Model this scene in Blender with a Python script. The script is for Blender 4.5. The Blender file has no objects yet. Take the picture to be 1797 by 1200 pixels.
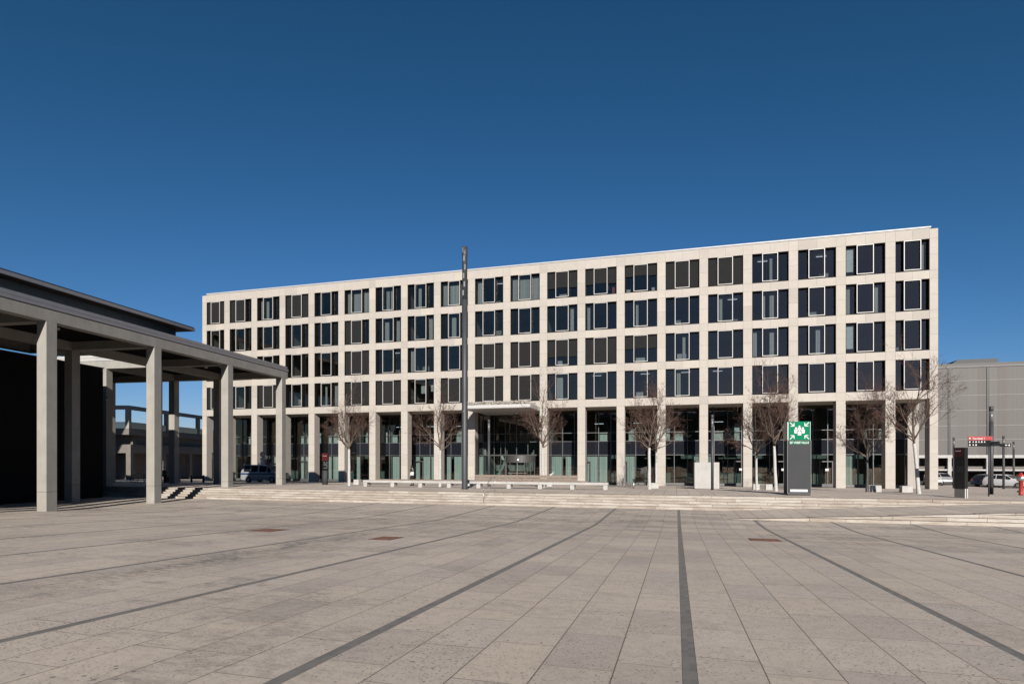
import bpy, math, random
from mathutils import Vector, Matrix
R = math.radians
scn = bpy.context.scene
# ------------------------------------------------------------------ camera, sky, sun
cam = bpy.data.objects.new('camera', bpy.data.cameras.new('camera'))
scn.collection.objects.link(cam); scn.camera = cam
cam.data.sensor_width = 36; cam.data.lens = 36 * 1025 / 1797
cam.data.shift_y = 205.5 / 1797
cam.data.clip_start = .1; cam.data.clip_end = 6000
cam.location = (0, 0, 1.93); cam.rotation_euler = (R(90), 0, R(15.72))
SUN_EL, SUN_AZ = 22.8, 17.5            # azimuth: degrees to the right of straight behind the camera's normal
w = bpy.data.worlds.new('World'); scn.world = w; w.use_nodes = True
nt = w.node_tree; sky = nt.nodes.new('ShaderNodeTexSky'); sky.sky_type = 'NISHITA'; sky.sun_disc = False
sky.sun_elevation = R(SUN_EL); sky.sun_rotation = R(180 - SUN_AZ)
sky.altitude = 500; sky.air_density = 1.0; sky.dust_density = .25; sky.ozone_density = 3.0
sp_ = nt.nodes.new('ShaderNodeSeparateColor'); cb_ = nt.nodes.new('ShaderNodeCombineColor'); nt.links.new(sky.outputs[0], sp_.inputs[0])
for i_, (pw_, k_) in enumerate(((1.49, .24), (1.11, .546), (1.23, .577))):      # clearer, deeper blue air than the model's default
    a_ = nt.nodes.new('ShaderNodeMath'); a_.operation = 'POWER'; a_.inputs[1].default_value = pw_; nt.links.new(sp_.outputs[i_], a_.inputs[0])
    b_ = nt.nodes.new('ShaderNodeMath'); b_.operation = 'MULTIPLY'; b_.inputs[1].default_value = k_; nt.links.new(a_.outputs[0], b_.inputs[0])
    nt.links.new(b_.outputs[0], cb_.inputs[i_])
nt.links.new(cb_.outputs[0], nt.nodes['Background'].inputs[0]); nt.nodes['Background'].inputs[1].default_value = .053
sun = bpy.data.objects.new('sun', bpy.data.lights.new('sun', 'SUN')); scn.collection.objects.link(sun)
sun.data.energy = 5.0; sun.data.angle = R(.5); sun.data.color = (1, .93, .84)
sdir = Vector((math.sin(R(SUN_AZ)) * math.cos(R(SUN_EL)), -math.cos(R(SUN_AZ)) * math.cos(R(SUN_EL)), math.sin(R(SUN_EL))))
sun.rotation_euler = sdir.to_track_quat('Z', 'Y').to_euler(); sun.location = (0, -20, 60)
scn.view_settings.view_transform = 'Standard'; scn.view_settings.look = 'None'
scn.view_settings.exposure = .7; scn.view_settings.gamma = 1
scn.render.engine = 'CYCLES'
scn.cycles.caustics_reflective = False; scn.cycles.max_bounces = 8; scn.cycles.diffuse_bounces = 2; scn.cycles.transparent_max_bounces = 16

# ------------------------------------------------------------------ helpers
class MB:
    def __init__(s): s.v = []; s.f = []; s.m = []; s.uv = None
    def add(s, vs, fs, m=0):
        o = len(s.v); s.v += [tuple(p) for p in vs]
        for f in fs: s.f.append([i + o for i in f]); s.m.append(m)
    def box(s, x0, x1, y0, y1, z0, z1, m=0):
        s.add([(x0,y0,z0),(x1,y0,z0),(x1,y1,z0),(x0,y1,z0),(x0,y0,z1),(x1,y0,z1),(x1,y1,z1),(x0,y1,z1)],
              [(0,3,2,1),(4,5,6,7),(0,1,5,4),(1,2,6,5),(2,3,7,6),(3,0,4,7)], m)
    def quad(s, a, b, c, d, m=0): s.add([a,b,c,d], [(0,1,2,3)], m)
    def prism(s, pts, h0, h1, axis='z', m=0):
        n = len(pts)
        def P(p, h): return {'z': (p[0],p[1],h), 'y': (p[0],h,p[1]), 'x': (h,p[0],p[1])}[axis]
        s.add([P(p,h0) for p in pts] + [P(p,h1) for p in pts],
              [tuple(range(n)), tuple(range(2*n-1,n-1,-1))] + [(i, n+i, n+(i+1)%n, (i+1)%n) for i in range(n)], m)
    def tube(s, p, q, r0, r1=None, n=8, m=0, caps=True):
        r1 = r0 if r1 is None else r1
        p = Vector(p); q = Vector(q); d = q - p
        if d.length < 1e-6: return
        d.normalize(); a = d.orthogonal().normalized(); b = d.cross(a)
        vs = []
        for (c, r) in ((p, r0), (q, r1)):
            for i in range(n):
                t = 2*math.pi*i/n; vs.append(c + (a*math.cos(t) + b*math.sin(t))*r)
        fs = [(i, (i+1)%n, n+(i+1)%n, n+i) for i in range(n)]
        if caps: fs += [tuple(range(n-1,-1,-1)), tuple(range(n,2*n))]
        s.add(vs, fs, m)
    def path(s, pts, r, n=8, m=0):
        for i in range(len(pts)-1): s.tube(pts[i], pts[i+1], r, r, n, m)
    def lathe(s, prof, cx=0, cy=0, n=16, m=0):
        k = len(prof); vs = []
        for i in range(n):
            t = 2*math.pi*i/n
            for (r, z) in prof: vs.append((cx + r*math.cos(t), cy + r*math.sin(t), z))
        fs = []
        for i in range(n):
            j = (i+1) % n
            for a in range(k-1): fs.append((i*k+a, j*k+a, j*k+a+1, i*k+a+1))
        s.add(vs, fs, m)
    def disc(s, c, r, axis='y', n=24, th=.02, m=0):
        c = Vector(c); d = {'x': Vector((1,0,0)), 'y': Vector((0,1,0)), 'z': Vector((0,0,1))}[axis]
        s.tube(c - d*th/2, c + d*th/2, r, r, n, m)
    def build(s, name, mats, parent=None, local=False, smooth=False, bevel=0):
        me = bpy.data.meshes.new(name)
        off = Vector((0,0,0))
        if parent is not None and not local:
            off = Vector(parent.location)
            if parent.parent: off += Vector(parent.parent.location)
        me.from_pydata([tuple(Vector(p) - off) for p in s.v], [], s.f)
        if not isinstance(mats, (list, tuple)): mats = [mats]
        for m in mats: me.materials.append(m)
        for p, mi in zip(me.polygons, s.m): p.material_index = mi; p.use_smooth = smooth
        me.update()
        o = bpy.data.objects.new(name, me); scn.collection.objects.link(o)
        if parent is not None: o.parent = parent
        if bevel:
            b = o.modifiers.new('bevel', 'BEVEL'); b.width = bevel; b.segments = 2; b.limit_method = 'ANGLE'
        return o
def fixn(o):
    import bmesh
    bm = bmesh.new(); bm.from_mesh(o.data); bmesh.ops.recalc_face_normals(bm, faces=bm.faces); bm.to_mesh(o.data); bm.free(); return o
def tag(o, label=None, cat=None, group=None, kind=None):
    if label: o['label'] = label
    if cat: o['category'] = cat
    if group: o['group'] = group
    if kind: o['kind'] = kind
    return o
def empty(name, loc, label, cat, group=None, rz=0):
    o = bpy.data.objects.new(name, None); scn.collection.objects.link(o); o.empty_display_size = .3
    o.location = loc; o.rotation_euler = (0, 0, rz); return tag(o, label, cat, group)
def copy_tree(o, parent=None):
    c = o.copy(); scn.collection.objects.link(c)
    if parent is not None: c.parent = parent
    for ch in [x for x in scn.objects if x.parent == o]: copy_tree(ch, c)
    return c
def text_mesh(txt, size, name, mat, parent, loc, rot, align='CENTER', extrude=.003):
    cu = bpy.data.curves.new(name, 'FONT'); cu.body = txt; cu.size = size; cu.extrude = extrude
    cu.align_x = align; cu.offset = size*.02
    t = bpy.data.objects.new(name, cu); scn.collection.objects.link(t)
    bpy.context.view_layer.update()
    me = bpy.data.meshes.new_from_object(t.evaluated_get(bpy.context.evaluated_depsgraph_get()))
    bpy.data.objects.remove(t); me.materials.clear(); me.materials.append(mat)
    o = bpy.data.objects.new(name, me); scn.collection.objects.link(o); o.parent = parent
    o.location = loc; o.rotation_euler = rot; return o

# ------------------------------------------------------------------ materials
def newmat(name):
    m = bpy.data.materials.new(name); m.use_nodes = True
    return m, m.node_tree, m.node_tree.nodes['Principled BSDF']
class N:
    def __init__(s, nt): s.nt = nt
    def n(s, t, **k):
        x = s.nt.nodes.new(t)
        for a, b in k.items(): setattr(x, a, b)
        return x
    def l(s, a, b): s.nt.links.new(a, b)
    def coord(s, kind='Object', scale=(1,1,1)):
        tc = s.n('ShaderNodeTexCoord'); mp = s.n('ShaderNodeMapping'); mp.inputs['Scale'].default_value = scale
        s.l(tc.outputs[kind], mp.inputs[0]); return mp.outputs[0]
    def noise(s, vec, sc, det=3, rough=.5):
        x = s.n('ShaderNodeTexNoise'); x.inputs['Scale'].default_value = sc; x.inputs['Detail'].default_value = det
        x.inputs['Roughness'].default_value = rough; s.l(vec, x.inputs['Vector']); return x.outputs['Fac']
    def ramp(s, fac, stops):
        x = s.n('ShaderNodeValToRGB'); cr = x.color_ramp
        while len(cr.elements) < len(stops): cr.elements.new(.5)
        for e, (p, c) in zip(cr.elements, stops):
            e.position = p; e.color = (c, c, c, 1) if isinstance(c, (int, float)) else (*c, 1)
        s.l(fac, x.inputs[0]); return x.outputs[0]
    def mix(s, fac, a, b, mode='MIX'):
        x = s.n('ShaderNodeMix', data_type='RGBA', blend_type=mode)
        for ii, v in ((0, fac), (6, a), (7, b)):
            sock = x.inputs[ii]
            if hasattr(v, 'is_output'): s.l(v, sock)
            elif isinstance(v, (int, float)) : sock.default_value = v if ii == 0 else (v, v, v, 1)
            else: sock.default_value = (*v, 1)
        return x.outputs[2]
    def math(s, op, a, b=None, c=None):
        x = s.n('ShaderNodeMath', operation=op)
        for i, v in enumerate((a, b, c)):
            if v is None: continue
            if hasattr(v, 'is_output'): s.l(v, x.inputs[i])
            else: x.inputs[i].default_value = v
        return x.outputs[0]
    def bump(s, h, strength, dist, bsdf):
        b = s.n('ShaderNodeBump'); b.inputs['Strength'].default_value = strength; b.inputs['Distance'].default_value = dist
        s.l(h, b.inputs['Height']); s.l(b.outputs[0], bsdf.inputs['Normal'])
K = .71
def simple(name, col, rough=.6, metal=0, var=.12, vscale=3, bump=0, spec=.5, coat=0):
    if metal < .5: col = tuple(x*K for x in col)
    m, nt, b = newmat(name); g = N(nt)
    v = g.coord(); nz = g.noise(v, vscale, 5, .6)
    c = g.ramp(nz, [(.25, tuple(x*(1-var) for x in col)), (.75, tuple(min(1, x*(1+var)) for x in col))])
    g.l(c, b.inputs['Base Color']); b.inputs['Roughness'].default_value = rough; b.inputs['Metallic'].default_value = metal
    b.inputs['Specular IOR Level'].default_value = spec; b.inputs['Coat Weight'].default_value = coat
    if bump: g.bump(g.noise(v, vscale*12, 3), bump, .01, b)
    return m
def emit(name, col, s):
    m, nt, b = newmat(name); b.inputs['Base Color'].default_value = (*col, 1)
    b.inputs['Emission Color'].default_value = (*col, 1); b.inputs['Emission Strength'].default_value = s; return m

M = {}
# limestone cut into panels: each panel carries its own tint
m, nt, b = newmat('limestone_panels'); g = N(nt); P = g.coord()
at = g.n('ShaderNodeAttribute'); at.attribute_name = 'tint'
c = g.ramp(at.outputs['Fac'], [(0, (.285,.262,.236)), (.2, (.308,.285,.256)), (.5, (.322,.296,.264)), (.8, (.330,.305,.276)), (1, (.344,.315,.276))])
c = g.mix(1, c, g.ramp(g.noise(P, 1.4, 6, .7), [(.3, .93), (.65, 1.04)]), 'MULTIPLY')
c = g.mix(1, c, g.ramp(g.noise(g.coord('Object', (1, 1, 2.2)), 8, 6, .8), [(.30, .86), (.5, 1.0), (.75, 1.03)]), 'MULTIPLY')
g.l(c, b.inputs['Base Color']); b.inputs['Roughness'].default_value = .75; g.bump(g.noise(P, 30, 4), .12, .01, b)
STONE_P = m
# limestone of the office building
def stone_mat(name, c0, c1, c2, bw, bh, joint, axes='xz', tint=.10):
    m, nt, b = newmat(name); g = N(nt)
    tc = g.n('ShaderNodeTexCoord'); sx = g.n('ShaderNodeSeparateXYZ'); g.l(tc.outputs['Object'], sx.inputs[0])
    cx = g.n('ShaderNodeCombineXYZ')
    g.l(sx.outputs[0 if axes[0]=='x' else 1], cx.inputs[0]); g.l(sx.outputs[2], cx.inputs[1])
    br = g.n('ShaderNodeTexBrick'); g.l(cx.outputs[0], br.inputs[0]); br.inputs['Scale'].default_value = 1
    br.inputs['Brick Width'].default_value = bw; br.inputs['Row Height'].default_value = bh
    br.inputs['Mortar Size'].default_value = joint; br.inputs['Mortar Smooth'].default_value = .3
    br.inputs['Color1'].default_value = (1-tint,)*3 + (1,); br.inputs['Color2'].default_value = (1,1,1,1)
    br.inputs['Mortar'].default_value = (.74,.72,.70,1); br.offset = .5
    n1 = g.noise(tc.outputs['Object'], .55, 4, .6); n2 = g.noise(tc.outputs['Object'], 9, 6, .7)
    base = g.ramp(n1, [(.3, c0), (.5, c1), (.7, c2)])
    sp = g.ramp(n2, [(.3, .84), (.5, 1.0), (.8, 1.0)])
    col = g.mix(1, base, br.outputs['Color'], 'MULTIPLY'); col = g.mix(1, col, sp, 'MULTIPLY')
    g.l(col, b.inputs['Base Color']); b.inputs['Roughness'].default_value = .75
    g.bump(n2, .15, .01, b); return m
M['stone'] = stone_mat('limestone', (.275,.256,.232), (.300,.279,.255), (.318,.290,.262), 2.025, 1.792, .008, tint=.09)
M['stone_side'] = stone_mat('limestone_side', (.275,.256,.232), (.300,.279,.255), (.318,.290,.262), 2.025, 1.792, .008, 'yz', .09)
def concrete_mat(name, c, joint=None):
    c = tuple(x*K for x in c)
    m, nt, b = newmat(name); g = N(nt); v = g.coord()
    n1 = g.noise(v, .9, 5, .6); n2 = g.noise(g.coord('Object', (1,1,.25)), 3.5, 5, .65); n3 = g.noise(v, 30, 3)
    col = g.ramp(n1, [(.3, tuple(x*.88 for x in c)), (.7, tuple(x*1.08 for x in c))])
    col = g.mix(.5, col, g.ramp(n2, [(.3, .78), (.6, 1.05)]), 'MULTIPLY')
    g.l(col, b.inputs['Base Color']); b.inputs['Roughness'].default_value = .8
    g.bump(n3, .15, .01, b); return m
M['concrete'] = concrete_mat('pale_concrete', (.330,.318,.290))
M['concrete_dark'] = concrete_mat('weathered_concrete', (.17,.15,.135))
M['white_stone'] = concrete_mat('white_concrete', (.465,.458,.445))
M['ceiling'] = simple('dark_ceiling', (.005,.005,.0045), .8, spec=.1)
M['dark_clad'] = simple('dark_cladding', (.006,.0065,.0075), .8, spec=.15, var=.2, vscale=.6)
M['hall_clad'] = simple('blue_grey_panel', (.062,.095,.125), .5, var=.08)
M['radiator'] = simple('radiator_white', (.34,.35,.34), .6)
M['grey_metal'] = simple('grey_metal', (.30,.30,.325), .45, .3, var=.06)
M['mast'] = simple('mast_grey_paint', (.046,.048,.055), .55, .0, var=.08)
M['dark_metal'] = simple('dark_metal', (.035,.035,.037), .45, .3)
M['bronze'] = simple('bronze_reveal', (.016,.015,.015), .8, spec=.1)
M['white_frame'] = simple('white_window_frame', (.47,.46,.445), .45, var=.04)
M['white'] = simple('white_sheet', (.55,.56,.56), .6, var=.04)
M['silver'] = simple('silver_coping', (.48,.50,.53), .5, .0, var=.04)
M['screen'] = simple('grey_screen_blind', (.020,.0205,.0215), .9, spec=.1, var=.08, vscale=1.5)
M['curtain'] = None
M['interior'] = simple('room_interior', (.34,.325,.30), .9, var=.15, vscale=.4)
M['wood'] = simple('weathered_wood', (.23,.185,.155), .8, var=.3, vscale=5)
M['white_bark'] = simple('whitewashed_bark', (.50,.495,.485), .85, var=.16, vscale=6, bump=.4)
M['bark'] = simple('bark', (.125,.095,.075), .9, var=.35, vscale=6, bump=.5)
M['twig'] = simple('reddish_twig', (.120,.064,.048), .85, var=.3, vscale=2)
M['steel'] = simple('stainless_steel', (.42,.41,.40), .35, .85, var=.06)
M['black'] = simple('black_gloss', (.012,.012,.013), .18, var=.1)
M['rubber'] = simple('rubber', (.015,.015,.015), .8)
M['red'] = simple('red_paint', (.40,.035,.025), .35, var=.08, coat=.3)
M['darkred'] = simple('dark_red_panel', (.075,.007,.010), .6, spec=.2)
M['signred'] = simple('sign_red', (.40,.075,.08), .7, spec=.15)
M['boardred'] = simple('board_red', (.030,.006,.008), .35)
M['matte_black'] = simple('matte_black', (.012,.012,.013), .8, spec=.15)
M['green'] = simple('safety_green', (.0,.19,.095), .7, spec=.12, var=.03)
M['signwhite'] = simple('sign_white', (.62,.63,.63), .5, var=.02)
M['pylon'] = simple('pylon_grey', (.062,.065,.070), .75, spec=.12, var=.10, vscale=.8)
M['rust'] = simple('rusty_steel', (.16,.07,.045), .85, var=.35, vscale=6, bump=.3)
M['gravel'] = simple('roof_gravel', (.38,.35,.31), .95, var=.45, vscale=14, bump=.9)
M['marker'] = simple('marker_grey', (.35,.37,.38), .6)
# curtain: fold shading put into the colour as vertical bands
m, nt, b = newmat('pale_curtain'); g = N(nt); v = g.coord('Object', (1,1,.02))
f = g.noise(v, 6, 2); g.l(g.ramp(f, [(.3,(.36,.375,.36)),(.7,(.48,.49,.48))]), b.inputs['Base Color']); b.inputs['Roughness'].default_value = .9
M['curtain'] = m
def glass(name, tint, ior=1.5, wob=.006):
    m = bpy.data.materials.new(name); m.use_nodes = True; nt = m.node_tree; nt.nodes.clear(); g = N(nt)
    out = g.n('ShaderNodeOutputMaterial'); mx = g.n('ShaderNodeMixShader'); tr = g.n('ShaderNodeBsdfTransparent'); gl = g.n('ShaderNodeBsdfGlossy')
    tr.inputs[0].default_value = (*tint, 1); gl.inputs['Roughness'].default_value = .0; gl.inputs['Color'].default_value = (1,.82,.66,1)
    fr = g.n('ShaderNodeFresnel'); fr.inputs['IOR'].default_value = ior
    fac = g.math('MINIMUM', g.math('MULTIPLY_ADD', fr.outputs[0], 1.7, .012), 1.0)
    v = g.coord(); bp = g.n('ShaderNodeBump'); bp.inputs['Strength'].default_value = .3; bp.inputs['Distance'].default_value = wob
    g.l(g.noise(v, .8, 2), bp.inputs['Height']); g.l(bp.outputs[0], gl.inputs['Normal'])
    g.l(fac, mx.inputs[0]); g.l(tr.outputs[0], mx.inputs[1]); g.l(gl.outputs[0], mx.inputs[2]); g.l(mx.outputs[0], out.inputs[0]); return m
M['glass'] = glass('office_glass', (.44,.475,.485))
M['glass_teal'] = glass('shop_glass', (.52,.615,.60), 1.5)
M['glass_clear'] = glass('clear_glass', (.8,.86,.85), 1.4)
M['spandrel'] = simple('dark_spandrel_glass', (.012,.014,.020), .12, var=.05)
def car_paint(name, col): return simple(name, col, .3, .1, var=.02, coat=.6)

# plaza paving: UV.x counts strips (one dark strip per unit), UV.y is metres away from the camera
m, nt, b = newmat('plaza_slabs'); g = N(nt)
uvn = g.n('ShaderNodeUVMap'); sx = g.n('ShaderNodeSeparateXYZ'); g.l(uvn.outputs[0], sx.inputs[0]); U, V = sx.outputs[0], sx.outputs[1]
tc = g.n('ShaderNodeTexCoord'); P = tc.outputs['Object']
frU = g.math('FRACT', g.math('ADD', U, 1000.0))
dU = g.math('MINIMUM', frU, g.math('SUBTRACT', 1.0, frU))
strip = g.math('LESS_THAN', dU, .0205)
s5 = g.math('MULTIPLY', frU, 5.0); fr5 = g.math('FRACT', s5)
d5 = g.math('MINIMUM', fr5, g.math('SUBTRACT', 1.0, fr5))
row = g.math('ADD', g.math('FLOOR', g.math('ADD', U, 1000.0)), g.math('MULTIPLY', g.math('FLOOR', s5), .1717))
wn = g.n('ShaderNodeTexWhiteNoise', noise_dimensions='1D'); g.l(row, wn.inputs['W'])
vo = g.math('ADD', g.math('DIVIDE', V, 1.16), g.math('MULTIPLY', wn.outputs[0], 7.31))
vo = g.math('ADD', vo, 500.0)
frV = g.math('FRACT', vo); dV = g.math('MINIMUM', frV, g.math('SUBTRACT', 1.0, frV))
cid = g.n('ShaderNodeCombineXYZ'); g.l(row, cid.inputs[0]); g.l(g.math('FLOOR', vo), cid.inputs[1])
wn2 = g.n('ShaderNodeTexWhiteNoise', noise_dimensions='2D'); g.l(cid.outputs[0], wn2.inputs['Vector'])
jn = g.math('MAXIMUM', g.math('LESS_THAN', d5, .0088), g.math('MULTIPLY', g.math('LESS_THAN', dV, .0055), g.math('MULTIPLY_ADD', wn2.outputs[0], .6, .4)))
base = g.ramp(wn2.outputs[0], [(0, (.46,.418,.385)), (.18, (.515,.468,.415)), (.4, (.545,.492,.432)), (.62, (.565,.506,.438)), (.8, (.53,.48,.435)), (.92, (.49,.45,.415)), (1, (.555,.502,.45))])
big = g.ramp(g.noise(P, .22, 5, .6), [(.3, .90), (.6, 1.03)])
base = g.mix(1, base, big, 'MULTIPLY')
fine = g.ramp(g.noise(P, 45, 4, .7), [(.25, .80), (.55, 1.05)])
base = g.mix(1, base, fine, 'MULTIPLY')
mid = g.ramp(g.noise(P, 6, 6, .75), [(.3, .86), (.6, 1.04)]); base = g.mix(1, base, mid, 'MULTIPLY')
# small pits
vor = g.n('ShaderNodeTexVoronoi'); vor.inputs['Scale'].default_value = 24; g.l(P, vor.inputs['Vector'])
pit = g.math('LESS_THAN', vor.outputs['Distance'], g.ramp(g.noise(P, .7, 4, .7), [(.34, .10), (.62, .30)]))
vor2 = g.n('ShaderNodeTexVoronoi'); vor2.inputs['Scale'].default_value = 7; g.l(P, vor2.inputs['Vector'])
pit2 = g.math('LESS_THAN', vor2.outputs['Distance'], g.ramp(g.noise(P, .5, 4, .7), [(.38, .03), (.66, .17)]))
base = g.mix(g.math('MULTIPLY', pit, .62), base, (.15,.13,.115)); base = g.mix(g.math('MULTIPLY', pit2, .75), base, (.13,.115,.105))
# lichen / grime patches: streaked where water collects in the fold, and blotches at left
gv = g.coord('Object', (.10, .75, 1)); st = g.noise(gv, 1.0, 7, .68)
sy = g.n('ShaderNodeSeparateXYZ'); g.l(P, sy.inputs[0])
fold = g.ramp(g.math('DIVIDE', g.math('ABSOLUTE', g.math('SUBTRACT', sy.outputs[1], 24.0)), 12.0), [(0, 1.0), (.55, .75), (1.0, .0)])
grime = g.math('MULTIPLY', g.ramp(st, [(.46, 0), (.58, 1)]), fold)
lf = g.ramp(g.math('DIVIDE', g.math('SUBTRACT', 0.0, sy.outputs[0]), 14.0), [(.1, .35), (.5, 1.0)])
bl = g.math('MULTIPLY', g.ramp(g.noise(g.coord('Object', (.32,.55,1)), 1.0, 8, .72), [(.52, 0), (.565, 1)]), lf)
grain = g.ramp(g.noise(g.coord('Object', (4, 9, 1)), 1.0, 8, .85), [(.46, 0), (.54, 1)])
# a worn, lichen dark lane that runs away from the camera at the left
lx = g.math('DIVIDE', g.math('ADD', sy.outputs[0], g.math('MULTIPLY_ADD', g.noise(P, .35, 3), 2.2, 8.0)), 1.1)
lane = g.math('MULTIPLY', g.ramp(g.math('ABSOLUTE', lx), [(.2, 1), (1, 0)]), g.ramp(g.math('DIVIDE', g.math('ABSOLUTE', g.math('SUBTRACT', sy.outputs[1], 11.5)), 7.0), [(.5, 1), (1, 0)]))
gr = g.math('MULTIPLY', g.math('MAXIMUM', g.math('MAXIMUM', g.math('MULTIPLY', grime, .85), g.math('MULTIPLY', lane, .95)), g.math('MULTIPLY', bl, .55)), g.math('MULTIPLY_ADD', grain, 1.0, .12))
gr = g.math('MULTIPLY', gr, g.math('MULTIPLY_ADD', g.math('FRACT', g.math('MULTIPLY', wn2.outputs[0], 7.77)), .65, .45))
base = g.mix(gr, base, (.155,.151,.147))
tanst = g.math('MULTIPLY', g.ramp(g.noise(P, .8, 6, .7), [(.64, 0), (.74, 1)]), .45)
base = g.mix(tanst, base, (.36,.28,.21))
# dark strip of small setts
sid = g.n('ShaderNodeCombineXYZ'); g.l(g.math('FLOOR', g.math('MULTIPLY', V, 9.0)), sid.inputs[0]); g.l(g.math('FLOOR', U), sid.inputs[1])
wn3 = g.n('ShaderNodeTexWhiteNoise', noise_dimensions='2D'); g.l(sid.outputs[0], wn3.inputs['Vector'])
scol = g.mix(1, g.ramp(wn3.outputs[0], [(0, (.150,.150,.147)), (1, (.20,.198,.192))]), fine, 'MULTIPLY')
edge = g.math('GREATER_THAN', dU, .0185)
scol = g.mix(g.math('MULTIPLY', edge, .7), scol, (.06,.045,.04))
jn2 = g.math('MULTIPLY', jn, .9)
base = g.mix(jn2, base, (.10,.07,.058))
base = g.mix(strip, base, scol); base = g.mix(1, base, (K*1.13, K*1.07, K*1.02), 'MULTIPLY')
g.l(base, b.inputs['Base Color']); b.inputs['Roughness'].default_value = .82
g.bump(g.math('SUBTRACT', g.noise(P, 60, 4, .7), g.math('MULTIPLY', jn, 2.0)), .25, .006, b)
M['plaza'] = m
# podium paving
m, nt, b = newmat('podium_paving'); g = N(nt); P = g.coord()
br = g.n('ShaderNodeTexBrick'); mp = g.n('ShaderNodeMapping'); mp.inputs['Rotation'].default_value = (0, 0, R(90)); g.l(P, mp.inputs[0]); g.l(mp.outputs[0], br.inputs[0])
br.inputs['Scale'].default_value = 1; br.inputs['Brick Width'].default_value = 1.2; br.inputs['Row Height'].default_value = .675; br.inputs['Mortar Size'].default_value = .014
br.inputs['Color1'].default_value = (.40,.36,.325,1); br.inputs['Color2'].default_value = (.35,.32,.295,1); br.inputs['Mortar'].default_value = (.16,.135,.12,1)
c = g.mix(1, br.outputs['Color'], g.ramp(g.noise(P, .5, 6, .7), [(.3, .80), (.65, 1.06)]), 'MULTIPLY')
c = g.mix(1, c, g.ramp(g.noise(P, 25, 4, .7), [(.3, .82), (.6, 1.05)]), 'MULTIPLY')
c = g.mix(1, c, (K*1.65,K*1.56,K*1.47), 'MULTIPLY')
g.l(c, b.inputs['Base Color']); b.inputs['Roughness'].default_value = .85; M['podium'] = m
M['asphalt'] = simple('asphalt', (.07,.068,.066), .9, var=.2, vscale=2, bump=.3)
# stair stone with per-slab tint attribute
m, nt, b = newmat('stair_travertine'); g = N(nt); P = g.coord()
at = g.n('ShaderNodeAttribute'); at.attribute_name = 'tint'
c = g.ramp(at.outputs['Fac'], [(0, (.48,.42,.36)), (.5, (.57,.52,.455)), (1, (.66,.61,.555))])
sv = g.coord('Object', (.6, 1, 3)); stn = g.ramp(g.noise(sv, 1.6, 7, .75), [(.45, 0), (.62, 1)])
c = g.mix(g.math('MULTIPLY', stn, .62), c, (.30,.225,.17))
c = g.mix(1, c, g.ramp(g.noise(P, 30, 4, .7), [(.3, .80), (.6, 1.05)]), 'MULTIPLY')
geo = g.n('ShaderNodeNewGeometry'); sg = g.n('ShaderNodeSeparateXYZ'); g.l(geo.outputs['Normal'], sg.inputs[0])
c = g.mix(g.math('MULTIPLY', g.math('GREATER_THAN', sg.outputs[2], .8), .85), c, (.175,.135,.11))   # treads: dirt plus the dimmer grazing sun, both in the colour
c = g.mix(1, c, (K*.80,)*3, 'MULTIPLY')
g.l(c, b.inputs['Base Color']); b.inputs['Roughness'].default_value = .75; M['stair'] = m
# ribbed cladding
m, nt, b = newmat('ribbed_cladding'); g = N(nt); P = g.coord()
sx = g.n('ShaderNodeSeparateXYZ'); g.l(P, sx.inputs[0])
wv = g.math('SINE', g.math('MULTIPLY', sx.outputs[0], 21.0))
pan = g.n('ShaderNodeTexWhiteNoise', noise_dimensions='1D'); g.l(g.math('FLOOR', g.math('DIVIDE', sx.outputs[0], 1.18)), pan.inputs['W'])
c = g.ramp(pan.outputs[0], [(0, (.078,.070,.067)), (.15, (.082,.079,.075)), (1, (.090,.087,.083))])
c = g.mix(g.math('MULTIPLY_ADD', wv, .10, .10), c, (.10,.097,.093))
g.l(c, b.inputs['Base Color']); b.inputs['Roughness'].default_value = .6; b.inputs['Metallic'].default_value = .0
g.bump(wv, .5, .03, b); M['ribs'] = m

# ------------------------------------------------------------------ terrain
RAMP0 = 2.2
def gz(X, Y):
    if Y < -6: return -.64 + .0424*29.1
    if Y < 23.1: return -.64 + .0424*(23.1-Y)
    if Y < 31.04: return -.64
    if Y < 32.24: return 0
    if Y < 36: return 0
    if Y < 85: return max(-1.3, -(Y-36)*.0308)
    return -1.3
def n_of_x(X): return (3.105 - math.sqrt(max(0, 3.105**2 - 4*.055*(X-.11))))/(2*.055)
def sheet(name, xs, ys, zf, mat, uvf=None):
    me = bpy.data.meshes.new(name); nx, ny = len(xs), len(ys)
    me.from_pydata([(x, y, zf(x, y)) for y in ys for x in xs], [], [(j*nx+i, j*nx+i+1, (j+1)*nx+i+1, (j+1)*nx+i) for j in range(ny-1) for i in range(nx-1)])
    if uvf:
        uv = me.uv_layers.new(name='UVMap')
        for lp in me.loops:
            c = me.vertices[lp.vertex_index].co; uv.data[lp.index].uv = uvf(c.x, c.y)
    me.materials.append(mat); o = bpy.data.objects.new(name, me); scn.collection.objects.link(o)
    return tag(o, kind='structure')
sheet('ground', [-3000,-200,0,200,3000], [-3000,-100,86,100,3000], lambda x, y: -1.34, M['asphalt'])
xs = [-90,-75] + [-60+.75*i for i in range(0, 134)] ; xs = [x for x in xs if x < 40] + [40]
def plz(x, y):
    if y < -6: return -.64 + .0424*29.1
    if 22.1 < y < 24.1: return -.64 + .0424*(24.1-y)**2/4   # soft fold
    return gz(x, min(y, 31))
sheet('plaza', xs, [-60,-6,0,3,6,9,12,15,18,21,22.1,22.4,22.7,23.0,23.3,23.6,23.9,24.1,26,28,31.06], plz, M['plaza'], lambda x, y: (n_of_x(x), y))
sheet('podium', [-130,-60,-20,0,20,30,60,130], [32.22,36,40,50,60.65,70,78.2,86], gz, M['podium'])
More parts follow.
